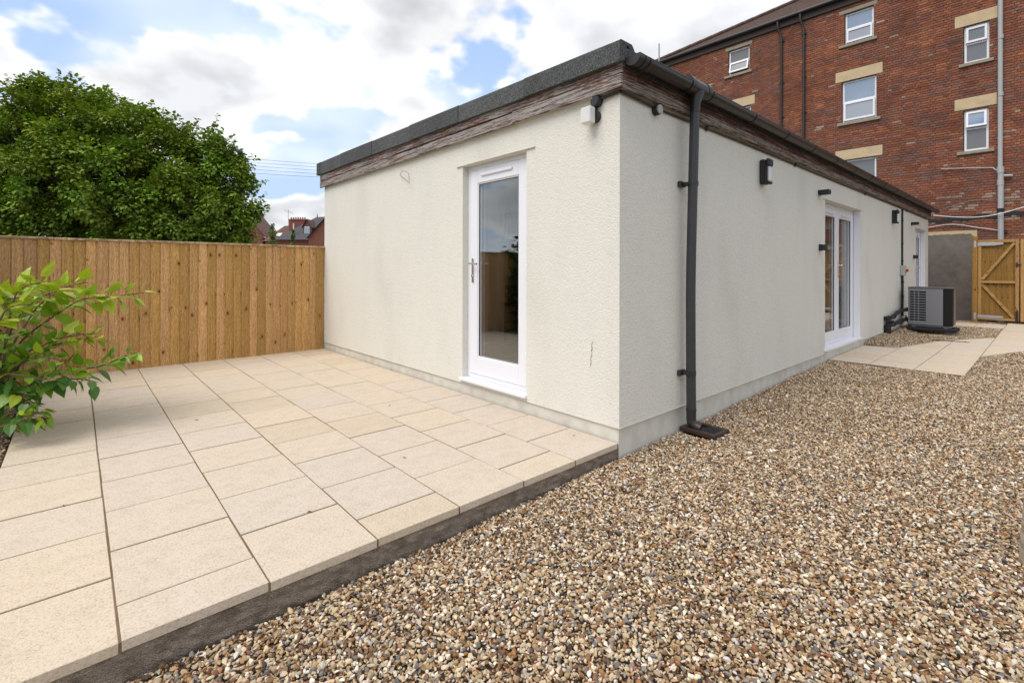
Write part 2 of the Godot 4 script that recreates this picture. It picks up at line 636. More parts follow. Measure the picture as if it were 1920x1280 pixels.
	var lc := [[0.12, 0.20, 0.022], [0.085, 0.16, 0.02], [0.16, 0.235, 0.025]]
	for k in 3:
		m = mat("tree_leaf_%d" % k, lin(lc[k][0], lc[k][1], lc[k][2]), 0.6, 0.3)
		m.backlight_enabled = true
		m.backlight = Color(0.55, 0.6, 0.3)
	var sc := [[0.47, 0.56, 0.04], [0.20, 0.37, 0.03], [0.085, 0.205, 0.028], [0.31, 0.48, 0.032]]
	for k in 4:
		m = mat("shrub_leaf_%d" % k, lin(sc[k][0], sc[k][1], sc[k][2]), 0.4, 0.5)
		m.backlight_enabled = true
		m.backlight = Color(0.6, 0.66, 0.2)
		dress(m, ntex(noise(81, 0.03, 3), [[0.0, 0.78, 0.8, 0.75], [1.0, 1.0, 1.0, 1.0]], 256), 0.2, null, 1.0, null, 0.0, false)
	m = mat("bud", lin(0.45, 0.30, 0.10), 0.5)


# ---------------------------------------------------------------- sky
func make_sky() -> PanoramaSkyMaterial:
	var w := 2560
	var h := 1280
	var n := noise(5, 1.0, 6)
	n.fractal_gain = 0.52
	var n2 := noise(19, 1.0, 5)
	var veil := noise(29, 1.0, 4)
	# banks of cumulus and gaps: azimuth, elevation, reach, weight
	var banks := [[-92, 17, 11, 0.42], [-64, 17, 8, 0.40], [-80, 12, 10, 0.34], [-66, 25, 7, 0.34], [-73, 6, 5, 0.3], [-50, 27, 8, 0.22], [-27, 23, 5, 0.25], [-98, 25, 9, 0.3], [-84, 21, 6, 0.2],
		[-77, 26, 4.5, -0.9], [-90.5, 16.8, 2.2, -0.55], [-73, 22.5, 2.6, -0.5], [-70.2, 15, 2.2, -0.62], [-56, 22, 5.5, -0.36], [-46, 22, 9, -0.45], [-36, 25, 6, -0.35], [-92, 16.5, 1.6, -0.25], [-74, 9, 1.8, -0.4], [-71, 10.5, 5, 0.32], [-130, 8, 7, -1.1], [-132.2, 10.6, 1.7, 1.5], [-128.2, 6.4, 1.5, 1.4]]
	var img := Image.create(w, h, false, Image.FORMAT_RGBH)
	var low := Color(0.55, 0.56, 0.55)
	img.fill(low)
	for j in h / 2:
		var el := (0.5 - (j + 0.5) / h) * PI
		var ce := cos(el)
		var se := sin(el)
		var squash := 1.0 / (se + 0.32)
		var blue := Color(0.46, 0.59, 0.80).lerp(Color(0.22, 0.36, 0.66), clampf(se * 1.25, 0, 1))
		blue = Color(0.80, 0.87, 0.94).lerp(blue, smoothstep(0.0, 0.14, se))
		for i in w:
			var az := ((i + 0.5) / w - 0.5) * TAU
			var p := Vector3(sin(az) * ce, se, -cos(az) * ce)
			var q := p * squash * 1.7
			q.y *= 0.6
			var bias := 0.0
			var azd := rad_to_deg(az)
			var eld := rad_to_deg(el)
			if azd > -150 and azd < 0 and eld < 45:
				for b in banks:
					var dx: float = (azd - b[0]) * ce / b[2]
					var dy: float = (eld - b[1]) / (b[2] * 0.75)
					var e: float = dx * dx + dy * dy
					if e < 5.0:
						bias += b[3] * exp(-e)
			var d := n.get_noise_3dv(q) + bias + 0.25
			var c := smoothstep(0.0, 0.17, d)
			var vv := smoothstep(-0.25, 0.5, veil.get_noise_3d(q.x * 0.8, q.y * 2.0, q.z * 0.8)) * 0.42
			var col := blue.lerp(Color(0.93, 0.95, 0.98), vv)
			if c > 0.0:
				var up := n.get_noise_3d(q.x, q.y + 0.16, q.z) + bias + 0.20
				var lit := clampf(0.62 + (d - up - 0.02) * 1.5, 0.0, 1.0)
				var thick := smoothstep(0.10, 0.62, d + 0.25 * n2.get_noise_3dv(q * 1.4))
				var v := lerpf(0.90, 0.50, thick * (1.0 - 0.40 * lit)) * lerpf(0.74, 1.02, lit)
				var cc := Color(v * 0.985, v * 0.99, v * 1.0).lerp(Color(v * 0.94, v * 0.97, v * 1.03), thick * 0.7)
				col = col.lerp(cc, c)
			img.set_pixel(i, j, col)
	var m := PanoramaSkyMaterial.new()
	m.panorama = ImageTexture.create_from_image(img)
	m.energy_multiplier = SKY_ENERGY
	return m


func camera_and_light() -> void:
	var cam := Camera3D.new()
	cam.name = "camera"
	cam.projection = Camera3D.PROJECTION_FRUSTUM
	cam.near = 0.05
	cam.far = 600.0
	cam.size = 0.05 * 1278.75 / 909.12
	cam.frustum_offset = Vector2(0, -0.05 * 134.64 / 909.12)
	cam.position = CAM
	cam.rotation_degrees = Vector3(0, 48.0588, 0.1259)
	add_child(cam)
	cam.current = true
	var e := Environment.new()
	e.background_mode = Environment.BG_SKY
	e.sky = Sky.new()
	e.sky.sky_material = make_sky()
	e.tonemap_mode = Environment.TONE_MAPPER_LINEAR
	e.tonemap_exposure = EXPOSURE
	e.sdfgi_enabled = true
	e.ssao_enabled = true
	e.ssil_enabled = true
	var we := WorldEnvironment.new()
	we.name = "environment"
	we.environment = e
	add_child(we)
	var sun := DirectionalLight3D.new()
	sun.name = "sun"
	sun.light_energy = SUN_ENERGY
	sun.light_color = Color(1.0, 0.97, 0.93)
	sun.light_angular_distance = 42.0
	sun.shadow_enabled = true
	add_child(sun)
	sun.look_at_from_position(Vector3(-0.03, 0.83, 0.55) * 10.0, Vector3.ZERO, Vector3.UP)


# ---------------------------------------------------------------- ground, patio, path, gravel
func gh(x: float, z: float) -> float:
	var y := 0.0
	if z >= 0.0:
		y = -0.014 * minf(z, 3.0)
	else:
		y = 0.10 * smoothstep(0.0, -4.6, z) * 0.35 + 0.065 * clampf(-z / 4.6, 0, 1)
	if z < -6.3:
		y += 0.085 * smoothstep(-6.3, -6.9, z) * (1.0 - smoothstep(0.05, 0.38, x)) * (1.0 - smoothstep(-11.2, -12.4, z))
	if z < -12.6:
		y -= 0.05 * smoothstep(-12.6, -13.6, z)
	if x < 0.0 and z > 3.1:
		y = lerpf(0.055, -0.04, smoothstep(-1.3, -0.1, x))
	return y


const PATH := [0.0, -4.71, 1.35, -4.71, 1.35, -6.60, 1.80, -7.90, 2.30, -9.30, 2.30, -12.90, 1.35, -12.90, 1.35, -12.40, 0.02, -12.40, 0.02, -11.50, 1.35, -11.50, 1.35, -9.40, 1.05, -8.80, 0.72, -8.02, 0.41, -6.60, 0.0, -6.54]


func ground() -> void:
	var g := struct("ground")
	var s := mb()
	# gravel bed, following the fall of the ground, inside a wide earth sheet
	var xs := []
	var zs := []
	for i in 31:
		xs.append(lerpf(0.0, 6.0, i / 30.0))
	for i in 91:
		zs.append(lerpf(-14.0, 4.2, i / 90.0))
	for i in 30:
		for j in 90:
			var a := Vector3(xs[i], gh(xs[i], zs[j]) - 0.03, zs[j])
			var b := Vector3(xs[i + 1], gh(xs[i + 1], zs[j]) - 0.03, zs[j])
			var c := Vector3(xs[i + 1], gh(xs[i + 1], zs[j + 1]) - 0.03, zs[j + 1])
			var d := Vector3(xs[i], gh(xs[i], zs[j + 1]) - 0.03, zs[j + 1])
			quad(s, a, b, c, d, Vector3.UP)
	for i in 18:
		var xa := -0.3 * i
		var xb := -0.3 * (i + 1)
		quad(s, Vector3(xa, gh(minf(xa, -0.001), 3.5) - 0.02, 3.152), Vector3(xb, gh(xb, 3.5) - 0.02, 3.152), Vector3(xb, gh(xb, 3.5) - 0.02, 5.2), Vector3(xa, gh(minf(xa, -0.001), 3.5) - 0.02, 5.2), Vector3.UP)
	obj("gravel_bed", s, M.soil, g)
	s = mb()
	quad(s, Vector3(-400, -0.12, -400), Vector3(400, -0.12, -400), Vector3(400, -0.12, 400), Vector3(-400, -0.12, 400), Vector3.UP)
	obj("earth", s, M.earth, g)


func patio() -> void:
	var p := struct("patio")
	var s := mb()
	bx(s, -5.40, -0.03, -0.11, 0.064, 0.0, 3.135)
	# hand-trowelled bedding along the two open edges
	var nz := noise(17, 1.0, 4)
	var face := func(u: float, v: float, side: int) -> Vector3:
		var d := 0.010 * nz.get_noise_3d(u * 9.0, v * 24.0, side * 50.0) + 0.004 * nz.get_noise_3d(u * 60.0, v * 70.0, 9.0) - 0.008 - 0.10 * (0.064 - v) * 0.15
		return Vector3(d, v, u) if side == 0 else Vector3(-u, v, 3.148 + d)
	for side in 2:
		var long := 3.15 if side == 0 else 5.4
		var nu := 150
		for i in nu:
			for j in 9:
				var u0 := long * i / nu
				var u1 := long * (i + 1) / nu
				var v0 := lerpf(-0.11, 0.0655, j / 9.0)
				var v1 := lerpf(-0.11, 0.0655, (j + 1) / 9.0)
				quad(s, face.call(u0, v0, side), face.call(u1, v0, side), face.call(u1, v1, side), face.call(u0, v1, side), Vector3.RIGHT if side == 0 else Vector3.BACK)
	obj("concrete_base", s, M.concrete, p)
	s = mb()
	bx(s, -5.395, -0.006, 0.066, 0.0995, 0.004, 3.150)
	obj("joint_sand", s, M.joint, p)
	var full := []
	var half := []
	for k in 3:
		s = mb()
		box(s, Vector3.ZERO, Vector3(0.4400 - 0.0012 * k, 0.038, 0.4430 - 0.0006 * k), 0.002)
		full.append(s.commit())
		s = mb()
		box(s, Vector3.ZERO, Vector3(0.2150, 0.038, 0.4430 - 0.0006 * k), 0.002)
		half.append(s.commit())
	for row in 7:
		var z := 0.008 + 0.45 * row + 0.225
		var x := 0.0
		var first := true
		while x < 5.38:
			var w := 0.45
			if row % 2 == 1 and first:
				w = 0.225
			w = minf(w, 5.4 - x)
			first = false
			var mesh: Mesh = full[rng.randi() % 3] if w > 0.3 else half[rng.randi() % 3]
			var t := Transform3D(Basis.from_euler(Vector3(rf(-0.002, 0.002), rf(-0.004, 0.004), rf(-0.002, 0.002))), Vector3(-x - w / 2, 0.084 + rf(-0.0012, 0.002), z + rf(-0.001, 0.001)))
			put("slab", mesh, M["slab_%d" % (rng.randi() % 10)], p, t)
			x += w


func path() -> void:
	var p := struct("path")
	var poly := PackedVector2Array()
	for i in range(0, PATH.size(), 2):
		poly.append(Vector2(PATH[i], PATH[i + 1]))
	var s := mb()
	prism(s, Geometry2D.offset_polygon(poly, -0.006)[0], 0.02, 0.1125)
	obj("joint_sand", s, M.dark_joint, p)
	for i in 6:
		for j in 20:
			var x := 0.45 * i
			var z := -4.71 - 0.46 * j
			var cell := PackedVector2Array([Vector2(x + 0.003, z - 0.008), Vector2(x + 0.447, z - 0.008), Vector2(x + 0.447, z - 0.452), Vector2(x + 0.003, z - 0.452)])
			for c in Geometry2D.intersect_polygons(cell, poly):
				for q in [c]:
					var area := 0.0
					for k in q.size():
						area += q[k].cross(q[(k + 1) % q.size()]) * 0.5
					if absf(area) < 0.004:
						continue
					s = mb()
					prism(s, q, 0.07, 0.1155 + rf(-0.0015, 0.0015), 0.003)
					obj("slab", s, M["slab_%d" % (rng.randi() % 10)], p)


func rock_mesh(sd: int, sub: int, flat: float, rough: float, shard := false) -> ArrayMesh:
	var r := RandomNumberGenerator.new()
	r.seed = sd
	var ph := (1.0 + sqrt(5.0)) / 2.0
	var v := [Vector3(-1, ph, 0), Vector3(1, ph, 0), Vector3(-1, -ph, 0), Vector3(1, -ph, 0), Vector3(0, -1, ph), Vector3(0, 1, ph), Vector3(0, -1, -ph), Vector3(0, 1, -ph), Vector3(ph, 0, -1), Vector3(ph, 0, 1), Vector3(-ph, 0, -1), Vector3(-ph, 0, 1)]
	var f := [0, 11, 5, 0, 5, 1, 0, 1, 7, 0, 7, 10, 0, 10, 11, 1, 5, 9, 5, 11, 4, 11, 10, 2, 10, 7, 6, 7, 1, 8, 3, 9, 4, 3, 4, 2, 3, 2, 6, 3, 6, 8, 3, 8, 9, 4, 9, 5, 2, 4, 11, 6, 2, 10, 8, 6, 7, 9, 8, 1]
	for i in v.size():
		v[i] = v[i].normalized()
	for k in sub:
		var nf := []
		var mids := {}
		for i in range(0, f.size(), 3):
			var m := []
			for e in 3:
				var a: int = f[i + e]
				var b: int = f[i + (e + 1) % 3]
				var key := mini(a, b) * 10000 + maxi(a, b)
				if not mids.has(key):
					v.append(((v[a] + v[b]) / 2).normalized())
					mids[key] = v.size() - 1
				m.append(mids[key])
			nf.append_array([f[i], m[0], m[2], f[i + 1], m[1], m[0], f[i + 2], m[2], m[1], m[0], m[1], m[2]])
		f = nf
	var cut := []
	for k in (9 if shard else 5):
		cut.append([Vector3(r.randf_range(-1, 1), r.randf_range(-1, 1), r.randf_range(-1, 1)).normalized(), r.randf_range(0.32, 0.72) if shard else r.randf_range(0.55, 0.85)])
	for i in v.size():
		var p: Vector3 = v[i] * (1.0 + r.randf_range(-rough, rough))
		if sub > 0:
			for c in cut:
				var over: float = p.dot(c[0]) - c[1]
				if over > 0:
					p -= c[0] * over * (1.0 if shard else 0.85)
		v[i] = Vector3(p.x, p.y * flat, p.z * r.randf_range(0.97, 1.03))
	var s := mb()
	if sub == 0 or shard:
		for i in range(0, f.size(), 3):
			tri(s, v[f[i]], v[f[i + 1]], v[f[i + 2]], v[f[i]] + v[f[i + 1]] + v[f[i + 2]])
	else:
		var ns := []
		ns.resize(v.size())
		ns.fill(Vector3.ZERO)
		for i in range(0, f.size(), 3):
			var n: Vector3 = (v[f[i + 1]] - v[f[i]]).cross(v[f[i + 2]] - v[f[i]])
			if n.dot(v[f[i]]) < 0:
				n = -n
			for e in 3:
				ns[f[i + e]] += n
		for i in range(0, f.size(), 3):
			var id := [f[i], f[i + 1], f[i + 2]]
			if (v[id[1]] - v[id[0]]).cross(v[id[2]] - v[id[0]]).dot(v[id[0]]) > 0:
				id = [f[i], f[i + 2], f[i + 1]]
			for e in id:
				vert(s, v[e], ns[e].normalized())
	return s.commit()


func stone_colour() -> Color:
	var k := rng.randf()
	var c: Color
	if k < 0.33:
		c = Color(0.68, 0.53, 0.345)       # cream flint
	elif k < 0.49:
		c = Color(0.84, 0.755, 0.62)      # white rind
	elif k < 0.69:
		c = Color(0.48, 0.31, 0.158)       # tan
	elif k < 0.82:
		c = Color(0.24, 0.135, 0.072)     # brown
	elif k < 0.87:
		c = Color(0.38, 0.175, 0.065)      # rust
	elif k < 0.89:
		c = Color(0.27, 0.12, 0.085)       # red
	elif k < 0.96:
		c = Color(0.29, 0.255, 0.225)      # grey brown
	elif k < 0.982:
		c = Color(0.19, 0.19, 0.2)         # grey
	else:
		c = Color(0.06, 0.05, 0.045)
	var t := rf(0.58, 1.14)
	return Color(c.r * t * rf(0.95, 1.05), c.g * t, c.b * t * rf(0.92, 1.08))


func gravel() -> void:
	var g := Node3D.new()
	g.name = "gravel"
	add_child(g)
	tag(g, "loose pale and brown flint gravel covering the yard beside the patio", "gravel", "", "stuff")
	var kinds := []
	for k in 5:
		kinds.append(rock_mesh(100 + k, 1, rf(0.55, 0.85), 0.04, true))
	for k in 2:
		kinds.append(rock_mesh(200 + k, 1, rf(0.55, 0.8), 0.07))
	kinds.append(rock_mesh(300, 1, 0.36, 0.05, true))
	var bufs := []
	for k in kinds.size():
		bufs.append(PackedFloat32Array())
	var poly := PackedVector2Array()
	for i in range(0, PATH.size(), 2):
		poly.append(Vector2(PATH[i], PATH[i + 1]))
	var zones := [[0.0, 4.4, -1.5, 4.1, 0.0108], [0.0, 4.4, -5.0, -1.5, 0.0119], [0.0, 4.6, -13.9, -5.0, 0.0155], [-5.3, 0.0, 3.17, 4.1, 0.0145]]
	for zo in zones:
		var st: float = zo[4]
		var x: float = zo[0]
		while x < zo[1]:
			var z: float = zo[2]
			# beyond the side of the picture the bed may be thinner
			var step := st * (1.0 if x < 2.6 else 1.5)
			while z < zo[3]:
				z += step
				var px := x + rf(-0.6, 0.6) * step
				var pz := z + rf(-0.6, 0.6) * step
				if zo[0] >= 0.0 and px < 0.012:
					continue
				if pz > -0.01 and pz < 3.165 and px < 0.006:
					continue
				if px > 0.0 and px < 0.30 and pz < -0.79 and pz > -1.06:
					continue
				if pz < -4.6 and px < 2.4 and Geometry2D.is_point_in_polygon(Vector2(px, pz), poly):
					continue
				var a := pow(rng.randf(), 1.5)
				var r := lerpf(0.0056, 0.0132, a)
				var e := Vector3(rf(-0.75, 0.75), rf(0, TAU), rf(-0.75, 0.75))
				var b := Basis.from_euler(e).scaled_local(Vector3(r * rf(1.0, 1.45), r * rf(0.8, 1.2), r * rf(0.75, 1.0)))
				var heap := 0.012 * sin(px * 7.0 + pz * 3.1) * sin(pz * 5.3 - px * 2.0)
				push(bufs[[0, 1, 2, 3, 4, 0, 1, 2, 3, 4, 5, 6, 7, 7, 7][rng.randi() % 15]], b, Vector3(px, gh(px, pz) + rf(-0.008, 0.006) + heap * 0.6, pz), stone_colour())
			x += step
	# a few strays on the edge of the slabs
	for k in kinds.size():
		multi("pebbles", kinds[k], M.pebble, bufs[k], g)


# ---------------------------------------------------------------- the rendered outbuilding
func door_leaf(called: String, parent: Node3D, t: Transform3D, w: float, h: float, stile: float, rail: float, hinge_side: float, handle_side: float, vent: bool) -> MeshInstance3D:
	# local: x from 0 to w, y from 0 to h, outer face at z = 0
	var s := mb()
	for r in [[0.0, stile, 0.0, h], [w - stile, w, 0.0, h], [stile, w - stile, 0.0, rail], [stile, w - stile, h - stile - 0.015, h]]:
		bx(s, r[0], r[1], r[2], r[3], -0.06, 0.0, 0.004)
	# glazing bead
	var b := 0.012
	var top := h - stile - 0.015
	for r in [[stile, stile + b, rail, top], [w - stile - b, w - stile, rail, top], [stile + b, w - stile - b, rail, rail + b], [stile + b, w - stile - b, top - b, top]]:
		bx(s, r[0], r[1], r[2], r[3], -0.05, -0.007, 0.004)
	var d := obj(called, s, M.upvc, parent, t)
	s = mb()
	for r in [[stile + b, stile + b + 0.004, rail + b, top - b], [w - stile - b - 0.004, w - stile - b, rail + b, top - b], [stile + b, w - stile - b, top - b - 0.004, top - b], [stile + b, w - stile - b, rail + b, rail + b + 0.003]]:
		bx(s, r[0], r[1], r[2], r[3], -0.022, -0.011)
	obj("gasket", s, M.gasket, d)
	s = mb()
	bx(s, stile + b - 0.004, w - stile - b + 0.004, rail + b - 0.004, top - b + 0.004, -0.020, -0.016)
	obj("pane", s, M.coated_glass, d)
	s = mb()
	bx(s, stile + b - 0.004, w - stile - b + 0.004, rail + b - 0.004, top - b + 0.004, -0.040, -0.036)
	obj("pane", s, M.glass, d)
	if vent:
		s = mb()
		bx(s, w * 0.22, w * 0.76, h - 0.075, h - 0.045, 0.0, 0.016, 0.006)
		obj("trickle_vent", s, M.upvc, d)
	if hinge_side >= 0.0:
		for y in [0.24, h * 0.5, h - 0.20]:
			s = mb()
			bx(s, hinge_side - 0.012, hinge_side + 0.016, y - 0.06, y + 0.06, 0.0, 0.018, 0.004)
			disc(s, Vector3(hinge_side + 0.012, y - 0.065, 0.014), Vector3(hinge_side + 0.012, y + 0.065, 0.014), 0.009, 10)
			obj("hinge", s, M.upvc, d)
	if handle_side >= 0.0:
		s = mb()
		var y := 1.02
		bx(s, handle_side - 0.015, handle_side + 0.015, y - 0.14, y + 0.10, 0.0, 0.011, 0.005)
		disc(s, Vector3(handle_side, y - 0.075, 0.010), Vector3(handle_side, y - 0.075, 0.018), 0.011, 14)
		var dir := 1.0 if handle_side < w * 0.5 else -1.0
		tube(s, smooth([Vector3(handle_side, y + 0.045, 0.008), Vector3(handle_side, y + 0.045, 0.045), Vector3(handle_side + 0.025 * dir, y + 0.045, 0.055), Vector3(handle_side + 0.12 * dir, y + 0.04, 0.052)], 4), [0.009], 10)
		obj("handle", s, M.chrome, d)
		s = mb()
		tube(s, smooth([Vector3(handle_side, y + 0.045, -0.06), Vector3(handle_side, y + 0.045, -0.105), Vector3(handle_side + 0.025 * dir, y + 0.045, -0.115), Vector3(handle_side + 0.12 * dir, y + 0.04, -0.112)], 4), [0.009], 10)
		obj("handle", s, M.chrome, d)
	return d


func door_frame(parent: Node3D, t: Transform3D, w: float, h: float, f: float) -> void:
	var s := mb()
	for r in [[0.0, f, 0.0, h], [w - f, w, 0.0, h], [f, w - f, h - f, h], [f, w - f, 0.0, f]]:
		bx(s, r[0], r[1], r[2], r[3], -0.075, -0.006, 0.003)
	obj("door_frame", s, M.upvc, parent, t)


func outbuilding() -> void:
	var o := thing("outbuilding", "low cream rendered outbuilding with flat felt roof beside the patio", "building")
	var tb := Transform3D(Basis(Vector3(0, 0, -1), Vector3.UP, Vector3.RIGHT), Vector3.ZERO)  # u = -z, out = +x
	var s := mb()
	wall(s, -5.40, 0.0, 0.208, 2.60, 0.28, [[-1.845, -0.94, 0.248, 2.315]])
	obj("render_wall", s, M.render, o)
	s = mb()
	wall(s, 0.2805, 12.62, 0.208, 2.60, 0.28, [[4.585, 6.365, 0.245, 2.245], [10.95, 12.22, 0.245, 2.245]], tb)
	obj("render_wall", s, M.render, o)
	s = mb()
	bx(s, -5.40, -5.12, 0.208, 2.60, -12.34, -0.281)
	bx(s, -5.40, -0.281, 0.208, 2.60, -12.62, -12.341)
	obj("render_wall", s, M.render, o)
	# smooth plinth set a little behind the render
	s = mb()
	bx(s, -5.41, -0.010, -0.15, 0.207, -0.285, -0.008)
	bx(s, -0.285, -0.0095, -0.15, 0.207, -12.61, -0.0085)
	bx(s, -5.40, -5.15, -0.15, 0.207, -12.61, -0.29)
	obj("plinth", s, M.plinth, o)
	# bellcast bead along the bottom of the render
	s = mb()
	bx(s, -5.40, 0.006, 0.2015, 0.2075, -0.004, 0.006, 0.002)
	bx(s, -0.004, 0.0065, 0.2012, 0.2072, -4.58, 0.0055, 0.002)
	bx(s, -0.004, 0.0065, 0.2012, 0.2072, -10.94, -6.37, 0.002)
	obj("render_bead", s, M.trim_cream, o)
	# lintel drips over the openings
	s = mb()
	bx(s, -1.935, -0.835, 2.316, 2.330, -0.02, 0.014, 0.004)
	obj("lintel_drip", s, M.trim_cream, o)
	s = mb()
	bx(s, -0.02, 0.012, 2.246, 2.258, -6.42, -4.50, 0.004)
	obj("lintel_drip", s, M.trim_cream, o)
	s = mb()
	bx(s, -0.02, 0.012, 2.246, 2.258, -12.28, -10.88, 0.004)
	obj("lintel_drip", s, M.trim_cream, o)
	# soffits
	s = mb()
	bx(s, -5.44, 0.028, 2.566, 2.598, 0.001, 0.032)
	bx(s, 0.001, 0.0285, 2.5662, 2.5978, -12.66, 0.0005)
	obj("soffit", s, M.trim_cream, o)
	# fascia: two boards high on the gable, in lengths; one broad board and a strip along the eaves
	for f in [[-5.47, -2.62, 2.548, 2.642, 0.048, 0.0], [-2.617, -1.06, 2.552, 2.644, 0.050, 0.9], [-1.065, 0.047, 2.560, 2.652, 0.054, 1.7], [-5.47, -3.1, 2.650, 2.760, 0.045, 2.3], [-3.097, 0.047, 2.659, 2.765, 0.044, 3.1]]:
		s = mb()
		uvmap(Vector3(0.25, 0, 0), Vector3(0, 9.0, 0), Vector2(f[5] * 0.37, 0.1 + f[5]))
		bx(s, f[0], f[1], f[2], f[3], 0.026, f[4], 0.003)
		obj("fascia_board", s, M.fascia if f[2] < 2.6 else M.fascia_red, o)
	for f in [[-4.3, 0.0245, 2.558, 2.636, 0.052, 0.4], [-12.70, -4.303, 2.556, 2.634, 0.050, 1.9], [-7.0, 0.0245, 2.640, 2.765, 0.043, 2.8], [-12.70, -7.003, 2.640, 2.765, 0.043, 0.2]]:
		s = mb()
		uvmap(Vector3(0, 0, 0.25), Vector3(0, 9.0, 0), Vector2(f[5] * 0.37, 0.1 + f[5]))
		bx(s, 0.026, f[4], f[2], f[3], f[0], f[1], 0.003)
		obj("fascia_board", s, M.fascia_dark if f[1] > -3.0 and f[2] > 2.6 or f[2] > 2.6 else M.fascia_mid, o)
	uvmap()
	# roof deck rising gently away from the gutter
	s = mb()
	var n := Vector3.UP
	var yr := func(x: float) -> float: return lerpf(2.815, 2.905, -x / 5.5)
	for q in [[Vector3(0.055, yr.call(0.0), -12.7), Vector3(0.055, yr.call(0.0), 0.03), Vector3(-5.5, yr.call(-5.5), 0.03), Vector3(-5.5, yr.call(-5.5), -12.7), n], [Vector3(0.055, 2.70, -12.7), Vector3(0.055, 2.70, 0.03), Vector3(-5.5, 2.70, 0.03), Vector3(-5.5, 2.70, -12.7), -n], [Vector3(-5.5, 2.70, -12.7), Vector3(-5.5, 2.70, 0.03), Vector3(-5.5, yr.call(-5.5), 0.03), Vector3(-5.5, yr.call(-5.5), -12.7), Vector3.LEFT], [Vector3(0.055, 2.70, -12.7), Vector3(0.055, 2.70, 0.03), Vector3(0.055, yr.call(0.0), 0.03), Vector3(0.055, yr.call(0.0), -12.7), Vector3.RIGHT], [Vector3(-5.5, 2.70, -12.7), Vector3(0.055, 2.70, -12.7), Vector3(0.055, yr.call(0.0), -12.7), Vector3(-5.5, yr.call(-5.5), -12.7), Vector3.FORWARD], [Vector3(-5.5, 2.70, 0.03), Vector3(0.055, 2.70, 0.03), Vector3(0.055, yr.call(0.0), 0.03), Vector3(-5.5, yr.call(-5.5), 0.03), Vector3.BACK]]:
		quad(s, q[0], q[1], q[2], q[3], q[4])
	obj("roof_deck", s, M.felt, o)
	# mineral felt strips lapped over the gable edge
	var cuts := [0.058, -0.885, -1.82, -2.734, -3.67, -4.636, -5.40, -5.53]
	for i in cuts.size() - 1:
		s = mb()
		var x0: float = cuts[i + 1] - (0.004 if i < cuts.size() - 2 else 0.0)
		var x1: float = cuts[i]
		var z := 0.066 + 0.003 * (6 - i) * 0.5 + (0.009 if i % 2 == 0 else 0.0) + rf(-0.001, 0.001)
		var ya := lerpf(2.724, 2.747, -x1 / 5.5) + rf(-0.002, 0.002)
		var yb := lerpf(2.724, 2.747, -x0 / 5.5) + rf(-0.002, 0.002)
		var ta := lerpf(2.876, 2.934, -x1 / 5.0 if x1 > -5.0 else 1.0)
		var tb2 := lerpf(2.876, 2.934, -x0 / 5.0 if x0 > -5.0 else 1.0)
		var pr := [[Vector3(x0, yb, z), Vector3(x1, ya, z), Vector3(x1, ta - 0.012, z), Vector3(x0, tb2 - 0.012, z)], [Vector3(x0, tb2 - 0.012, z), Vector3(x1, ta - 0.012, z), Vector3(x1, ta, z - 0.014), Vector3(x0, tb2, z - 0.014)], [Vector3(x0, tb2, z - 0.014), Vector3(x1, ta, z - 0.014), Vector3(x1, ta, -0.06), Vector3(x0, tb2, -0.06)], [Vector3(x0, tb2, -0.06), Vector3(x1, ta, -0.06), Vector3(x1, ta - 0.09, -0.14), Vector3(x0, tb2 - 0.09, -0.14)], [Vector3(x0, yb, z), Vector3(x1, ya, z), Vector3(x1, ya, 0.028), Vector3(x0, yb, 0.028)]]
		var tw := [Vector3.BACK, Vector3(0, 1, 1), Vector3.UP, Vector3(0, 1, -1), Vector3.DOWN]
		for k in pr.size():
			quad(s, pr[k][0], pr[k][1], pr[k][2], pr[k][3], tw[k])
		for e in [[x0, yb, tb2, Vector3.LEFT], [x1, ya, ta, Vector3.RIGHT]]:
			var x: float = e[0]
			quad(s, Vector3(x, e[1], 0.028), Vector3(x, e[1], z), Vector3(x, e[2] - 0.012, z), Vector3(x, e[2] - 0.02, 0.0), e[3])
			quad(s, Vector3(x, e[2] - 0.02, 0.0), Vector3(x, e[2] - 0.012, z), Vector3(x, e[2], z - 0.014), Vector3(x, e[2], -0.06), e[3])
			tri(s, Vector3(x, e[2] - 0.02, 0.0), Vector3(x, e[2], -0.06), Vector3(x, e[2] - 0.09, -0.14), e[3])
		obj("felt_strip", s, M.felt if i % 2 == 0 else M.felt_pale, o)
	s = mb()
	bx(s, 0.0535, 0.064, 2.735, 2.832, -12.7, 0.052, 0.003)
	obj("felt_drip", s, M.felt, o)
	# doors
	var ta := Transform3D(Basis(), Vector3(-1.845, 0.262, -0.062))
	door_frame(o, ta, 0.905, 2.053, 0.042)
	door_leaf("door", o, Transform3D(Basis(), Vector3(-1.803, 0.304, -0.058)), 0.821, 1.969, 0.118, 0.165, 0.815, 0.052, true)
	s = mb()
	bx(s, -1.872, -0.928, 0.232, 0.2605, -0.10, 0.030, 0.004)
	obj("door_sill", s, M.upvc, o)
	for d in [[4.585, 1.78], [10.95, 1.27]]:
		var w: float = d[1]
		var at := Transform3D(tb.basis, Vector3(-0.088, 0.262, -d[0]))
		door_frame(o, at, w, 1.983, 0.055)
		var lw := (w - 0.11) / 2.0 - 0.003
		door_leaf("door", o, Transform3D(tb.basis, Vector3(-0.088, 0.319, -d[0] - 0.055)), lw, 1.869, 0.085, 0.11, -1.0, -1.0, true)
		door_leaf("door", o, Transform3D(tb.basis, Vector3(-0.088, 0.319, -d[0] - 0.061 - lw)), lw, 1.869, 0.085, 0.11, -1.0, 0.04, true)
		s = mb()
		bx(s, -0.12, 0.028, 0.232, 0.2605, -d[0] - w - 0.03, -d[0] + 0.03, 0.004)
		obj("door_sill", s, M.upvc, o)
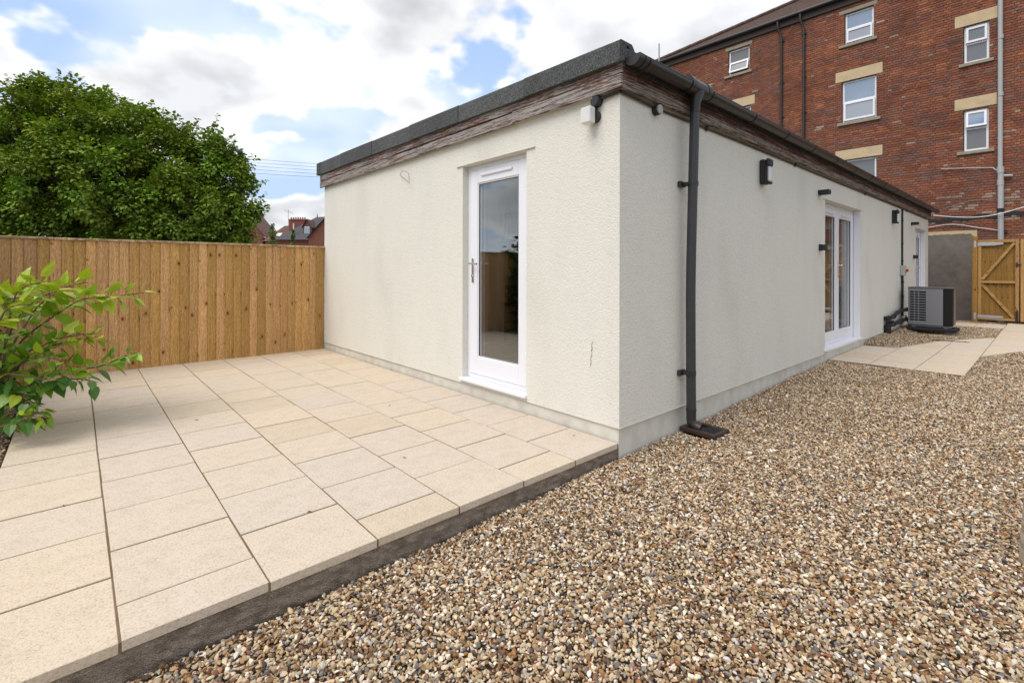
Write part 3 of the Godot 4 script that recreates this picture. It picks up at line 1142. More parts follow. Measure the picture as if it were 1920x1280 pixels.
		for e in [-d[0] - w + 0.004, -d[0] - 0.004]:
			s = mb()
			bx(s, -0.087, -0.003, 0.262, 2.244, e - 0.0035, e + 0.0035)
			obj("jamb_lining", s, M.upvc, o)
	# inside: floor, ceiling, a partition with its skirting
	s = mb()
	bx(s, -5.119, -0.281, 0.208, 0.255, -12.338, -0.282)
	obj("inside_floor", s, M.inside_floor, o)
	s = mb()
	bx(s, -5.119, -0.281, 2.45, 2.598, -12.338, -0.282)
	obj("inside_ceiling", s, M.inside_wall, o)
	s = mb()
	bx(s, -5.118, -3.22, 0.256, 2.449, -1.74, -1.62)
	bx(s, -5.118, -0.29, 0.256, 2.449, -3.60, -3.48)
	obj("partition", s, M.inside_wall, o)
	s = mb()  # near-black sheets added so the room behind the glass looks unlit
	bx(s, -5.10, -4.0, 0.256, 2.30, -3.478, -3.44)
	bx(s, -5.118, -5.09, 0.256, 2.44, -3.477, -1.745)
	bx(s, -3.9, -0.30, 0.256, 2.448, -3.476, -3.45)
	obj("added_dark_lining", s, mat("unlit_room_dark", lin(0.025, 0.02, 0.017), 0.7), o)
	s = mb()
	bx(s, -5.118, -3.20, 0.256, 0.40, -1.62, -1.598, 0.004)
	obj("skirting", s, M.upvc, o)
	s = mb()
	bx(s, -4.3, -3.34, 0.42, 1.52, -1.575, -1.535, 0.008)
	for k in 15:
		bx(s, -4.27 + k * 0.062, -4.236 + k * 0.062, 0.45, 1.49, -1.535, -1.522, 0.006)
	obj("radiator", s, M.radiator, o)
	# rusty run of a stain low on the gable
	var img := Image.create(32, 128, false, Image.FORMAT_RGBA8)
	var nn := noise(77, 1.0, 3)
	for y in 128:
		for x in 32:
			var cx := 20.0 - 9.0 * y / 128.0 + nn.get_noise_2d(y * 0.05, 3.0) * 3.0
			var wdt := 2.2 + 3.0 * absf(nn.get_noise_2d(y * 0.08, 9.0))
			var a := clampf(1.4 - absf(x - cx) / wdt, 0, 1) * clampf(0.35 + nn.get_noise_2d(x * 0.2, y * 0.1) * 1.6, 0, 1) * clampf((128 - y) / 26.0, 0, 1) * clampf(y / 12.0, 0, 1)
			img.set_pixel(x, y, Color(0.36, 0.22, 0.10, a))
	var m := mat("stain", Color.WHITE, 0.95)
	m.transparency = BaseMaterial3D.TRANSPARENCY_ALPHA
	m.roughness = 0.95
	m.albedo_texture = ImageTexture.create_from_image(img)
	s = mb()
	uvmap(Vector3(1.0 / 0.06, 0, 0), Vector3(0, -1.0 / 0.22, 0), Vector2(0.275 / 0.06, 0.80 / 0.22))
	quad(s, Vector3(-0.275, 0.58, 0.0025), Vector3(-0.215, 0.58, 0.0025), Vector3(-0.215, 0.80, 0.0025), Vector3(-0.275, 0.80, 0.0025), Vector3.BACK)
	uvmap()
	obj("rust_stain", s, m, o)


func rainwater() -> void:
	var g := thing("roof_gutter", "long dark half-round gutter along the eaves of the cream outbuilding", "gutter")
	var cx := 0.122
	var cy := 2.752
	var r := 0.058
	var yz := func(z: float) -> float: return cy + 0.0016 * -z
	var lens := [0.02, -0.72, -0.98, -3.0, -6.0, -9.0, -12.95]
	for i in lens.size() - 1:
		if i == 1:
			continue
		var s := mb()
		var za: float = lens[i]
		var zb: float = lens[i + 1]
		for rr in [[r, 1.0], [r - 0.004, -1.0]]:
			for k in 16:
				var a0 := PI + PI * k / 16.0
				var a1 := PI + PI * (k + 1) / 16.0
				var p := [Vector3(cx + cos(a0) * rr[0], yz.call(za) + sin(a0) * rr[0], za), Vector3(cx + cos(a1) * rr[0], yz.call(za) + sin(a1) * rr[0], za), Vector3(cx + cos(a1) * rr[0], yz.call(zb) + sin(a1) * rr[0], zb), Vector3(cx + cos(a0) * rr[0], yz.call(zb) + sin(a0) * rr[0], zb)]
				var nn := [Vector3(cos(a0), sin(a0), 0) * rr[1], Vector3(cos(a1), sin(a1), 0) * rr[1]]
				var m := [nn[0], nn[1], nn[1], nn[0]]
				for id in ([0, 1, 2, 0, 2, 3] if (p[1] - p[0]).cross(p[2] - p[0]).dot(m[0]) < 0 else [0, 2, 1, 0, 3, 2]):
					vert(s, p[id], m[id])
		for sx in [-1.0, 1.0]:
			bar(s, Vector3(cx + sx * (r - 0.001), yz.call(za) + 0.003, za), Vector3(cx + sx * (r - 0.001), yz.call(zb) + 0.003, zb), 0.008, 0.008, Vector3.UP)
		obj("trough", s, M.gutter_plastic, g)
	# rounded stop end
	var s := mb()
	for k in 16:
		var a0 := PI + PI * k / 16.0
		var a1 := PI + PI * (k + 1) / 16.0
		var o := Vector3(cx, yz.call(0.0), 0.034)
		tri(s, o, Vector3(cx + cos(a0) * (r + 0.004), o.y + sin(a0) * (r + 0.004), 0.030), Vector3(cx + cos(a1) * (r + 0.004), o.y + sin(a1) * (r + 0.004), 0.030), Vector3.BACK)
		quad(s, Vector3(cx + cos(a0) * (r + 0.004), o.y + sin(a0) * (r + 0.004), 0.030), Vector3(cx + cos(a1) * (r + 0.004), o.y + sin(a1) * (r + 0.004), 0.030), Vector3(cx + cos(a1) * (r + 0.004), o.y + sin(a1) * (r + 0.004), -0.03), Vector3(cx + cos(a0) * (r + 0.004), o.y + sin(a0) * (r + 0.004), -0.03), Vector3(cos(a0), sin(a0), 0))
	bx(s, cx - r - 0.004, cx + r + 0.004, cy, cy + 0.007, -0.03, 0.032, 0.002)
	obj("stop_end", s, M.gutter_plastic, g)
	# unions and brackets
	for z in [-0.055, -0.115, -1.05, -1.9, -2.75, -3.6, -4.5, -5.4, -6.3, -7.2, -8.1, -9.0, -9.9, -10.8, -11.7, -12.5]:
		s = mb()
		var wd := 0.012 if z > -0.2 else 0.016
		var pts := []
		for k in 13:
			var a := PI + PI * k / 12.0
			pts.append(Vector3(cx + cos(a) * (r + 0.003), yz.call(z) + sin(a) * (r + 0.003), z))
		for k in 12:
			bar(s, pts[k], pts[k + 1], wd * 2.0, 0.006, Vector3.BACK, 0.001)
		if z < -0.2:
			bx(s, 0.052, cx - r + 0.004, yz.call(z) - 0.03, yz.call(z) + 0.01, z - 0.012, z + 0.012, 0.002)
		obj("bracket", s, M.black_plastic, g)
	# running outlet
	s = mb()
	for z in [-0.72, -0.98]:
		tube(s, [Vector3(cx, yz.call(z), z - 0.03), Vector3(cx, yz.call(z), z + 0.03)], [r + 0.007], 20)
	tube(s, [Vector3(cx, yz.call(-0.85) - 0.004, -0.98), Vector3(cx, yz.call(-0.85) - 0.004, -0.72)], [r + 0.003], 20)
	tube(s, [Vector3(cx, cy - 0.03, -0.85), Vector3(cx - 0.004, cy - 0.085, -0.85), Vector3(cx - 0.01, cy - 0.12, -0.85), Vector3(cx - 0.012, cy - 0.19, -0.85)], [0.064, 0.052, 0.041, 0.040], 20)
	obj("outlet", s, M.gutter_plastic, g)
	# downpipe
	var d := thing("downpipe", "dark grey round downpipe on the outbuilding corner running down to the drain", "downpipe")
	s = mb()
	var line := smooth([Vector3(0.110, 2.62, -0.85), Vector3(0.100, 2.2, -0.85), Vector3(0.078, 1.3, -0.853), Vector3(0.076, 0.75, -0.857), Vector3(0.078, 0.19, -0.862)], 6)
	tube(s, line, [0.0375], 20)
	obj("pipe", s, M.pipe_plastic, d)
	for y in [2.0, 0.485]:
		s = mb()
		var px: float = 0.094 if y > 1.0 else 0.077
		tube(s, [Vector3(px, y - 0.018, -0.855), Vector3(px, y + 0.018, -0.855)], [0.0415], 20)
		bx(s, 0.002, px, y - 0.013, y + 0.013, -0.872, -0.838, 0.003)
		bx(s, 0.001, 0.030, y - 0.022, y + 0.022, -0.862, -0.775, 0.004)
		bx(s, 0.030, px + 0.01, y - 0.012, y + 0.012, -0.822, -0.806, 0.003)
		obj("pipe_clip", s, M.black_plastic, d)
	s = mb()
	tube(s, [Vector3(0.078, 0.20, -0.862), Vector3(0.078, 0.185, -0.862), Vector3(0.078, 0.184, -0.862), Vector3(0.078, 0.125, -0.862)], [0.041, 0.041, 0.039, 0.038], 20)
	tube(s, smooth([Vector3(0.078, 0.128, -0.862), Vector3(0.082, 0.095, -0.862), Vector3(0.105, 0.07, -0.868), Vector3(0.145, 0.055, -0.876)], 5), [0.038], 20)
	tube(s, [Vector3(0.138, 0.057, -0.875), Vector3(0.150, 0.053, -0.877)], [0.041], 20)
	obj("shoe", s, M.black_plastic, d)
	# gully
	var y := gh(0.15, -0.92)
	var w := thing("drain_gully", "brown plastic drain gully with black grate under the downpipe", "drain", Vector3(0.148, y, -0.925))
	s = mb()
	var yaw := Transform3D(Basis(Vector3.UP, -0.06), Vector3.ZERO)
	bx(s, -0.14, 0.155, 0.0, 0.034, 0.088, 0.118, 0.004, yaw)
	bx(s, -0.14, 0.155, 0.0, 0.034, -0.118, -0.088, 0.004, yaw)
	bx(s, -0.14, -0.112, 0.0, 0.033, -0.087, 0.087, 0.004, yaw)
	bx(s, 0.127, 0.155, 0.0, 0.033, -0.087, 0.087, 0.004, yaw)
	bx(s, -0.112, 0.127, -0.01, 0.006, -0.087, 0.087, 0.0, yaw)
	obj("frame", s, M.brown_plastic, w)
	s = mb()
	bx(s, 0.010, 0.126, 0.018, 0.030, 0.070, 0.086, 0.002, yaw)
	bx(s, 0.010, 0.126, 0.018, 0.030, -0.086, -0.070, 0.002, yaw)
	for k in 7:
		bx(s, 0.012 + k * 0.018, 0.020 + k * 0.018, 0.016, 0.029, -0.070, 0.070, 0.002, yaw)
	obj("grate", s, M.matt_black, w)


# ---------------------------------------------------------------- fittings on the outbuilding
func bulkhead(z: float, label: String) -> void:
	var t := thing("bulkhead_light", label, "wall light", Vector3(0, 2.32, z), "bulkhead lights on the long wall")
	# local: x out of the wall, y up, z along
	var s := mb()
	bx(s, 0.001, 0.055, -0.125, 0.125, -0.062, 0.062, 0.012)
	bx(s, 0.055, 0.098, 0.05, 0.132, -0.060, 0.060, 0.016)
	bx(s, 0.055, 0.094, -0.128, -0.098, -0.050, 0.050, 0.012)
	for sz in [-1.0, 1.0]:
		bx(s, 0.050, 0.082, -0.115, 0.06, sz * 0.058 - 0.006, sz * 0.058 + 0.006, 0.004)
	obj("body", s, M.matt_black, t)
	s = mb()
	for q in [[0.048, 0.052, 0.0], [0.040, 0.078, 0.0]]:
		bx(s, 0.05, 0.050 + q[1] * 0.6, -0.105, 0.052, -q[0], q[0], 0.012)
	obj("diffuser", s, M.diffuser, t)


func fittings() -> void:
	bulkhead(-2.47, "black bulkhead wall light with white diffuser between downpipe and first double doors")
	bulkhead(-8.66, "black bulkhead wall light above the heat pump on the long wall")
	for q in [[-4.33, "small black down light above the near double doors"], [-10.5, "small black down light above the far double doors"]]:
		var t := thing("down_light", q[1], "wall light", Vector3(0, 2.31, q[0]), "small black down lights over the doors")
		var s := mb()
		bx(s, 0.001, 0.018, -0.030, 0.030, -0.05, 0.05, 0.003)
		bx(s, 0.018, 0.125, -0.028, 0.032, -0.046, 0.046, 0.006)
		obj("body", s, M.matt_black, t)
		s = mb()
		disc(s, Vector3(0.085, -0.028, 0), Vector3(0.085, -0.040, 0), 0.022, 16)
		obj("lens", s, M.diffuser, t)
	for q in [[-4.36, "small black square wall box beside the near double doors"], [-10.74, "small black square wall box beside the far double doors"]]:
		var t := thing("wall_box", q[1], "wall box", Vector3(0, 1.605, q[0]), "square black wall boxes beside the doors")
		var s := mb()
		bx(s, 0.001, 0.022, -0.042, 0.042, -0.045, 0.045, 0.003)
		obj("back_plate", s, M.matt_black, t)
		s = mb()
		bx(s, 0.022, 0.082, -0.038, 0.038, -0.040, 0.040, 0.006)
		obj("housing", s, M.matt_black, t)
	# sensor on the gable
	var t := thing("security_sensor", "white sensor box on a black bracket high on the gable corner", "sensor", Vector3(-0.205, 2.42, 0))
	var s := mb()
	disc(s, Vector3(0.0, 0.0, 0.001), Vector3(0, 0, 0.028), 0.045, 20)
	bx(s, -0.015, 0.015, 0.01, 0.10, 0.002, 0.026, 0.004)
	obj("bracket", s, M.matt_black, t)
	s = mb()
	bx(s, -0.065, 0.02, -0.055, 0.06, 0.036, 0.100, 0.006)
	for k in 5:
		bx(s, -0.062 + k * 0.0165, -0.053 + k * 0.0165, -0.052, 0.056, 0.100, 0.1025, 0.001)
	obj("housing", s, M.white_plastic, t)
	t = thing("junction_box", "round black junction box under the fascia above the white sensor", "junction box", Vector3(-0.185, 2.525, 0))
	s = mb()
	disc(s, Vector3(0, 0, 0.001), Vector3(0, 0, 0.045), 0.040, 22)
	disc(s, Vector3(0, 0, 0.045), Vector3(0, 0, 0.050), 0.033, 22)
	obj("body", s, M.matt_black, t)
	s = mb()
	disc(s, Vector3(-0.022, 0.022, 0.049), Vector3(-0.022, 0.022, 0.052), 0.004, 8)
	obj("screw", s, M.chrome, t)
	t = thing("junction_box", "round junction box with clear lid under the eaves near the downpipe", "junction box", Vector3(0, 2.515, -0.44))
	s = mb()
	disc(s, Vector3(0.001, 0, 0), Vector3(0.040, 0, 0), 0.040, 22)
	obj("body", s, M.matt_black, t)
	s = mb()
	disc(s, Vector3(0.040, 0, 0), Vector3(0.052, 0, 0), 0.034, 22)
	obj("lid", s, M.grey_plastic, t)
	# conduit under the eaves
	t = thing("eaves_cable", "thin black cable run under the eaves from gable sensor along the wall", "cable")
	s = mb()
	tube(s, smooth([Vector3(-0.15, 2.536, 0.020), Vector3(-0.02, 2.545, 0.018), Vector3(0.012, 2.547, 0.012), Vector3(0.018, 2.545, -0.03), Vector3(0.018, 2.533, -0.40)], 5), [0.010], 10)
	tube(s, [Vector3(0.014, 2.532, -0.48), Vector3(0.014, 2.540, -2.0), Vector3(0.014, 2.536, -5.0), Vector3(0.014, 2.542, -9.4), Vector3(0.014, 2.538, -12.5)], [0.008], 10)
	obj("cable", s, M.matt_black, t)
	for z in [-1.25, -3.42, -6.6, -9.95]:
		s = mb()
		bx(s, 0.002, 0.030, 2.518, 2.556, z - 0.016, z + 0.016, 0.004)
		obj("clip", s, M.matt_black, t)
	# two bare wires on the gable
	t = thing("loose_wires", "two thin loose wires poking out of the render high on the gable", "wire")
	for w in [[Vector3(-3.05, 2.394, -0.01), Vector3(-3.03, 2.398, 0.03), Vector3(-2.94, 2.43, 0.05), Vector3(-2.83, 2.40, 0.05), Vector3(-2.805, 2.37, 0.045), Vector3(-2.81, 2.27, 0.035)], [Vector3(-3.05, 2.390, -0.01), Vector3(-3.02, 2.39, 0.025), Vector3(-2.93, 2.35, 0.04), Vector3(-2.82, 2.29, 0.04)]]:
		s = mb()
		tube(s, smooth(w, 5), [0.0022], 6)
		obj("wire", s, M.rust, t)
	# heat pump electrics
	t = thing("conduit", "black vertical conduit from the eaves to the isolator switch", "conduit")
	s = mb()
	tube(s, [Vector3(0.018, 2.53, -9.46), Vector3(0.018, 1.40, -9.46)], [0.016], 12)
	obj("pipe", s, M.matt_black, t)
	for y in [2.3, 1.85, 1.5]:
		s = mb()
		bx(s, 0.002, 0.038, y - 0.012, y + 0.012, -9.484, -9.436, 0.003)
		obj("clip", s, M.matt_black, t)
	t = thing("conduit", "black corrugated conduit from the isolator switch down to heat pump", "conduit")
	s = mb()
	var pts := []
	var rad := []
	for k in 60:
		pts.append(Vector3(0.022, 1.22 - 0.82 * k / 59.0, -9.46 + 0.006 * sin(k * 0.3)))
		rad.append(0.017 if k % 2 == 0 else 0.021)
	tube(s, pts, rad, 10)
	obj("pipe", s, M.matt_black, t)
	for y in [1.08, 0.8]:
		s = mb()
		bx(s, 0.002, 0.046, y - 0.014, y + 0.014, -9.49, -9.43, 0.003)
		obj("clip", s, M.matt_black, t)
	t = thing("isolator_switch", "grey isolator switch box with red and yellow knob on the wall", "switch", Vector3(0, 1.31, -9.42))
	s = mb()
	bx(s, 0.001, 0.075, -0.10, 0.10, -0.085, 0.085, 0.006)
	obj("box", s, M.grey_plastic, t)
	s = mb()
	disc(s, Vector3(0.075, 0, 0.0), Vector3(0.083, 0, 0.0), 0.042, 20)
	obj("dial_plate", s, mat("safety_yellow", lin(0.70, 0.47, 0.03), 0.5), t)
	s = mb()
	disc(s, Vector3(0.083, 0, 0.0), Vector3(0.098, 0, 0.0), 0.030, 16)
	bx(s, 0.098, 0.122, -0.028, 0.028, -0.008, 0.008, 0.003)
	obj("knob", s, mat("safety_red", lin(0.42, 0.03, 0.02), 0.5), t)


func heat_pump() -> void:
	var y := 0.165
	var p := thing("heat_pump", "grey heat pump unit with slotted grille standing on gravel by the long wall", "heat pump")
	var x0 := 0.150
	var x1 := 0.795
	var z0 := -9.20
	var z1 := -9.66
	var b := y + 0.115
	var top := y + 0.80
	var s := mb()
	bx(s, x0 + 0.01, x1 - 0.13, b, top, z1, z0 - 0.05, 0.004)
	obj("casing", s, M.casing, p)
	# front of grey sheet with a field of slots
	s = mb()
	var gx0 := x0 + 0.025
	var gx1 := x0 + 0.265
	var gy0 := b + 0.06
	var gy1 := top - 0.045
	for r in [[x0, gx0, b, top], [gx1, x1 - 0.135, b, top], [gx0, gx1, b, gy0], [gx0, gx1, gy1, top]]:
		bx(s, r[0], r[1], r[2], r[3], z0 - 0.03, z0)
	obj("front_panel", s, M.casing, p)
	s = mb()  # black sheet, its colour standing in for the shaded open recess behind the slots
	bx(s, gx0, gx1, gy0, gy1, z0 - 0.049, z0 - 0.045)
	obj("recess_dark_sheet", s, M.gasket, p)
	for k in 13:
		var yy := lerpf(gy0, gy1, k / 12.0)
		s = mb()
		bx(s, gx0, gx1, yy - 0.009, yy + 0.009, z0 - 0.026, z0 - 0.002, 0.003)
		obj("grille_slat", s, M.casing, p)
	for xx in [x0 + 0.095, x0 + 0.155]:
		s = mb()
		bx(s, xx - 0.006, xx + 0.006, gy0, gy1, z0 - 0.024, z0 - 0.004, 0.002)
		obj("grille_bar", s, M.casing, p)
	s = mb()
	bx(s, x1 - 0.134, x1, b, top - 0.004, z0 - 0.16, z0 - 0.003, 0.006)
	obj("side_panel", s, M.gloss_black, p)
	s = mb()
	bx(s, x1 - 0.128, x1 - 0.002, b, top - 0.004, z1, z0 - 0.163, 0.006)
	obj("rear_panel", s, mat("casing_brown", lin(0.20, 0.165, 0.14), 0.5), p)
	s = mb()
	bx(s, x0 - 0.006, x1 + 0.008, top, top + 0.028, z1 - 0.008, z0 + 0.008, 0.008)
	obj("lid", s, mat("lid_grey", lin(0.075, 0.08, 0.09), 0.4), p)
	for z in [z0 - 0.07, z1 + 0.07]:
		s = mb()
		bx(s, x0 - 0.03, x1 + 0.06, y - 0.01, y + 0.065, z - 0.06, z + 0.06, 0.02)
		obj("foot", s, M.lagging, p)
		for x in [x0 + 0.08, x1 - 0.10]:
			s = mb()
			bx(s, x - 0.025, x + 0.025, y + 0.06, b + 0.002, z - 0.03, z + 0.03, 0.003)
			obj("bracket", s, M.galvanised, p)
	s = mb()
	bx(s, x0 + 0.02, x1 - 0.03, b - 0.04, b - 0.001, z1 + 0.03, z0 - 0.03, 0.003)
	obj("base_tray", s, M.casing, p)
	# lagged pipes from the wall
	var q := thing("lagged_pipes", "two black lagged pipes curving from the wall to the heat pump", "pipe")
	for k in 2:
		s = mb()
		var h := 0.19 * k
		var line := smooth([Vector3(0.0, 0.30 + h * 0.8, -7.98), Vector3(0.055, 0.31 + h * 0.8, -7.99), Vector3(0.085, 0.33 + h * 0.7, -8.2), Vector3(0.078, 0.335 + h, -8.7), Vector3(0.085, 0.345 + h, -9.1), Vector3(0.10, 0.35 + h, -9.42), Vector3(0.165, 0.35 + h, -9.46)], 6)
		tube(s, line, [0.034], 12)
		obj("hose", s, M.lagging, q)
		for j in [7, 13, 22, 30]:
			s = mb()
			var a: Vector3 = line[j]
			var dd: Vector3 = (line[j + 1] - line[j]).normalized()
			disc(s, a - dd * 0.012, a + dd * 0.012, 0.041, 12)
			obj("band", s, M.gloss_black, q)
	var v := thing("pipe_valve", "black lagged valve and drain fitting at the foot of long wall", "valve", Vector3(0.055, 0.18, -7.98))
	s = mb()
	tube(s, [Vector3(0, -0.02, 0), Vector3(0, 0.09, 0), Vector3(0, 0.14, 0.0), Vector3(0, 0.30, -0.01)], [0.055, 0.05, 0.038, 0.036], 14)
	obj("body", s, M.lagging, v)
	s = mb()
	disc(s, Vector3(0.0, 0.22, 0.0), Vector3(0.075, 0.22, 0.02), 0.03, 12)
	bx(s, 0.07, 0.085, 0.19, 0.25, -0.025, 0.045, 0.004)
	obj("tap", s, M.lagging, v)
	s = mb()
	tube(s, smooth([Vector3(0.02, 0.24, -1.45), Vector3(0.07, 0.10, -1.40), Vector3(0.10, 0.05, -1.35), Vector3(0.12, 0.10, -1.5)], 6), [0.011], 8)
	obj("drain_tube", s, M.lagging, v)
	# rusty cover let into the gravel
	var c := thing("drain_cover", "rusty brown metal strip cover lying in gravel by the path bend", "drain cover", Vector3(0.87, gh(0.87, -8.2), -8.22))
	s = mb()
	var t := Transform3D(Basis(Vector3.UP, 0.10), Vector3(0, 0.006, 0))
	box(s, Vector3.ZERO, Vector3(0.48, 0.022, 0.10), 0.005, t)
	obj("plate", s, M.rust, c)
	s = mb()
	for k in 5:
		box(s, Vector3(-0.18 + k * 0.09, 0.013, 0), Vector3(0.04, 0.006, 0.07), 0.002, t)
	obj("raised_ribs", s, M.rust, c)
	var w := thing("timber_stake", "weathered grey timber stake standing in the gravel at right edge", "post", Vector3(1.957, -0.02, -0.33))
	s = mb()
	uvmap(Vector3(2.2, 0, 0), Vector3(0, 0.6, 0))
	box(s, Vector3(0, 0.36, 0), Vector3(0.075, 0.76, 0.075), 0.008)
	uvmap()
	var stake := obj("stake", s, M.old_wood, w)
	stake.rotation = Vector3(0.0, 0.3, -0.055)


# ---------------------------------------------------------------- fence and gate
func board_meshes(n: int, w: float, h: float, thick0: float, thick1: float) -> Array:
	# local: z across the board, y up, x out; wedge from thick0 at z = 0 to thick1 at z = w
	var out := []
	for k in n:
		var s := mb()
		var o := Vector2(0.25 * (k % 4) + 0.012, rf(0, 1))
		var sg := -1.0 if k % 3 == 1 else 1.0
		uvmap(Vector3(0, 0, 0.225 / w), Vector3(0, sg / 1.6, 0), o)
		var c := 0.002
		var a := [Vector3(0, 0, 0), Vector3(thick0 - c, 0, 0), Vector3(thick0, 0, c), Vector3(thick1, 0, w - c), Vector3(thick1 - c, 0, w), Vector3(0, 0, w)]
		var up := Vector3(0, h, 0)
		for i in 6:
			var j := (i + 1) % 6
			var e: Vector3 = a[j] - a[i]
			quad(s, a[i], a[j], a[j] + up, a[i] + up, Vector3(-e.z, 0, e.x) * (-1.0))
		for i in range(1, 5):
			tri(s, a[0] + up, a[i] + up, a[i + 1] + up, Vector3.UP)
			tri(s, a[0], a[i], a[i + 1], Vector3.DOWN)
		out.append(s.commit())
	uvmap()
	return out


func fences() -> void:
	var f := thing("garden_fence", "orange-brown feather-edge timber fence along the far side of the patio", "fence")
	var meshes := board_meshes(14, 0.120, 1.535, 0.005, 0.021)
	var z := 0.010
	while z < 6.4:
		var t := Transform3D(Basis.from_euler(Vector3(rf(-0.003, 0.003), rf(-0.015, 0.015), 0)), Vector3(-5.405 + rf(0, 0.003), 0.098 + rf(-0.002, 0.004), z))
		put("board", meshes[rng.randi() % 14], M["fence_wood_%d" % (rng.randi() % 6)], f, t)
		z += 0.1 + rf(-0.004, 0.004)
	var s := mb()
	for h in [0.35, 0.9, 1.45]:
		bx(s, -5.45, -5.407, h - 0.04, h + 0.04, 0.01, 6.5)
	obj("rail", s, M.fence_wood_1, f)
	var cuts := [0.004, 0.55, 2.28, 3.0, 4.9, 6.5]
	for i in cuts.size() - 1:
		s = mb()
		uvmap(Vector3(3.0, 0, 0), Vector3(0, 0, 0.5), Vector2(0.25 * i, 0.3 * i))
		bx(s, -5.445, -5.368, 1.630 + 0.002 * (i % 2), 1.656 + 0.002 * (i % 2), cuts[i] + 0.001, cuts[i + 1] - 0.001, 0.004)
		obj("capping", s, M.cap_wood, f)
	s = mb()
	bx(s, -5.42, -5.402, -0.02, 0.097, 0.01, 6.5, 0.003)
	obj("gravel_board", s, M.fence_wood_3, f)
	uvmap()

	# pair of gates at the end of the path
	var yb := 0.160
	var yt := 2.03
	var gb := board_meshes(10, 0.0945, yt - yb - 0.06, 0.018, 0.018)
	for leaf in 2:
		var x0 := 0.852 if leaf == 0 else 1.545
		var x1 := 1.522 if leaf == 0 else 2.215
		var g := thing("timber_gate", "left leaf of braced timber gate with galvanised strap hinges" if leaf == 0 else "right leaf of the timber gate, cut off by the picture edge", "gate", Vector3.ZERO, "pair of timber gates by the brick building")
		for k in 7:
			# boards run across x: turn the mesh so that its z runs along x
			var t := Transform3D(Basis(Vector3(0, 0, 1), Vector3.UP, Vector3(1, 0, 0)), Vector3(x0 + 0.002 + k * 0.0955, yb + 0.03, -13.075))
			put("board", gb[rng.randi() % 10], M["gate_wood_%d" % (rng.randi() % 6)], g, t)
		var mir := leaf == 1
		for part in [["stile", Vector3(x0 + 0.028, yb, -13.03), Vector3(x0 + 0.028, yt, -13.03), 0.056], ["stile", Vector3(x1 - 0.03, yb, -13.03), Vector3(x1 - 0.03, yt, -13.03), 0.06], ["top_rail", Vector3(x0 + 0.057, yt - 0.035, -13.03), Vector3(x1 - 0.061, yt - 0.035, -13.03), 0.07], ["middle_rail", Vector3(x0 + 0.057, 1.045, -13.03), Vector3(x1 - 0.061, 1.045, -13.03), 0.055], ["bottom_rail", Vector3(x0 + 0.057, yb + 0.03, -13.03), Vector3(x1 - 0.061, yb + 0.03, -13.03), 0.055]]:
			s = mb()
			var hor: bool = absf((part[2] - part[1]).x) > 0.1
			uvmap(Vector3(0.0, 3.0, 0) if hor else Vector3(3.0, 0, 0), Vector3(0.6, 0, 0) if hor else Vector3(0, 0.6, 0), Vector2(rf(0, 1), rf(0, 1)))
			bar(s, part[1], part[2], part[3], 0.044, Vector3.RIGHT if not hor else Vector3.UP, 0.003)
			obj(part[0], s, M.gate_frame_wood, g)
		for br in [[Vector3(x1 - 0.075, yt - 0.09, -13.03), Vector3(x0 + 0.066, 1.10, -13.03)], [Vector3(x0 + 0.066, 0.99, -13.03), Vector3(x1 - 0.085, yb + 0.075, -13.03)]]:
			s = mb()
			var a: Vector3 = br[0]
			var b: Vector3 = br[1]
			if mir:
				a.x = x0 + x1 - a.x
				b.x = x0 + x1 - b.x
			uvmap(Vector3(-1.0, 2.6, 0), Vector3(0.5, 0.4, 0), Vector2(rf(0, 1), rf(0, 1)))
			bar(s, a, b, 0.055, 0.040, Vector3.UP, 0.003)
			obj("brace", s, M.gate_frame_wood, g)
		uvmap()
		for y in [yt - 0.10, yb + 0.075]:
			s = mb()
			if mir:
				bx(s, x1 - 0.45, x1 + 0.06, y - 0.032, y + 0.032, -13.006, -13.0)
			else:
				var h := 0.038
				bx(s, x0 - 0.045, x0 + 0.27, y - h, y + h, -13.006, -12.999, 0.001)
				quad(s, Vector3(x0 + 0.27, y - h, -12.999), Vector3(x0 + 0.42, y - 0.012, -12.999), Vector3(x0 + 0.42, y + 0.03, -12.999), Vector3(x0 + 0.27, y + h, -12.999), Vector3.BACK)
				bx(s, x0 - 0.075, x0 - 0.03, y - 0.075, y + 0.075, -13.004, -12.985, 0.004)
			obj("strap_hinge", s, M.galvanised, g)
		if leaf == 0:
			s = mb()
			bx(s, x1 - 0.05, x1 + 0.03, 1.43, 1.465, -13.008, -12.98, 0.004)
			bx(s, x1 - 0.052, x1 - 0.026, 1.395, 1.50, -13.006, -12.985, 0.004)
			obj("latch", s, M.matt_black, g)
			s = mb()
			bx(s, x1 - 0.055, x1 - 0.010, yb - 0.01, yb + 0.23, -13.008, -12.988, 0.004)
			disc(s, Vector3(x1 - 0.03, yb - 0.08, -12.978), Vector3(x1 - 0.03, yb + 0.28, -12.978), 0.009, 10)
			obj("drop_bolt", s, M.matt_black, g)
	for q in [[0.795, "timber gate post between grey rendered wall and left gate leaf"], [2.275, "timber gate post beyond the right gate leaf"]]:
		var p := thing("gate_post", q[1], "post", Vector3(q[0], 0, -13.04), "timber gate posts")
		s = mb()
		uvmap(Vector3(2.4, 0, 0), Vector3(0, 0.6, 0), Vector2(q[0], 0.2))
		box(s, Vector3(0, 1.06, 0), Vector3(0.10, 2.12, 0.10), 0.006)
		obj("post", s, M.gate_wood_4, p)
		uvmap()
	var e := thing("boundary_fence", "timber fence continuing the gates towards the right, outside the picture", "fence")
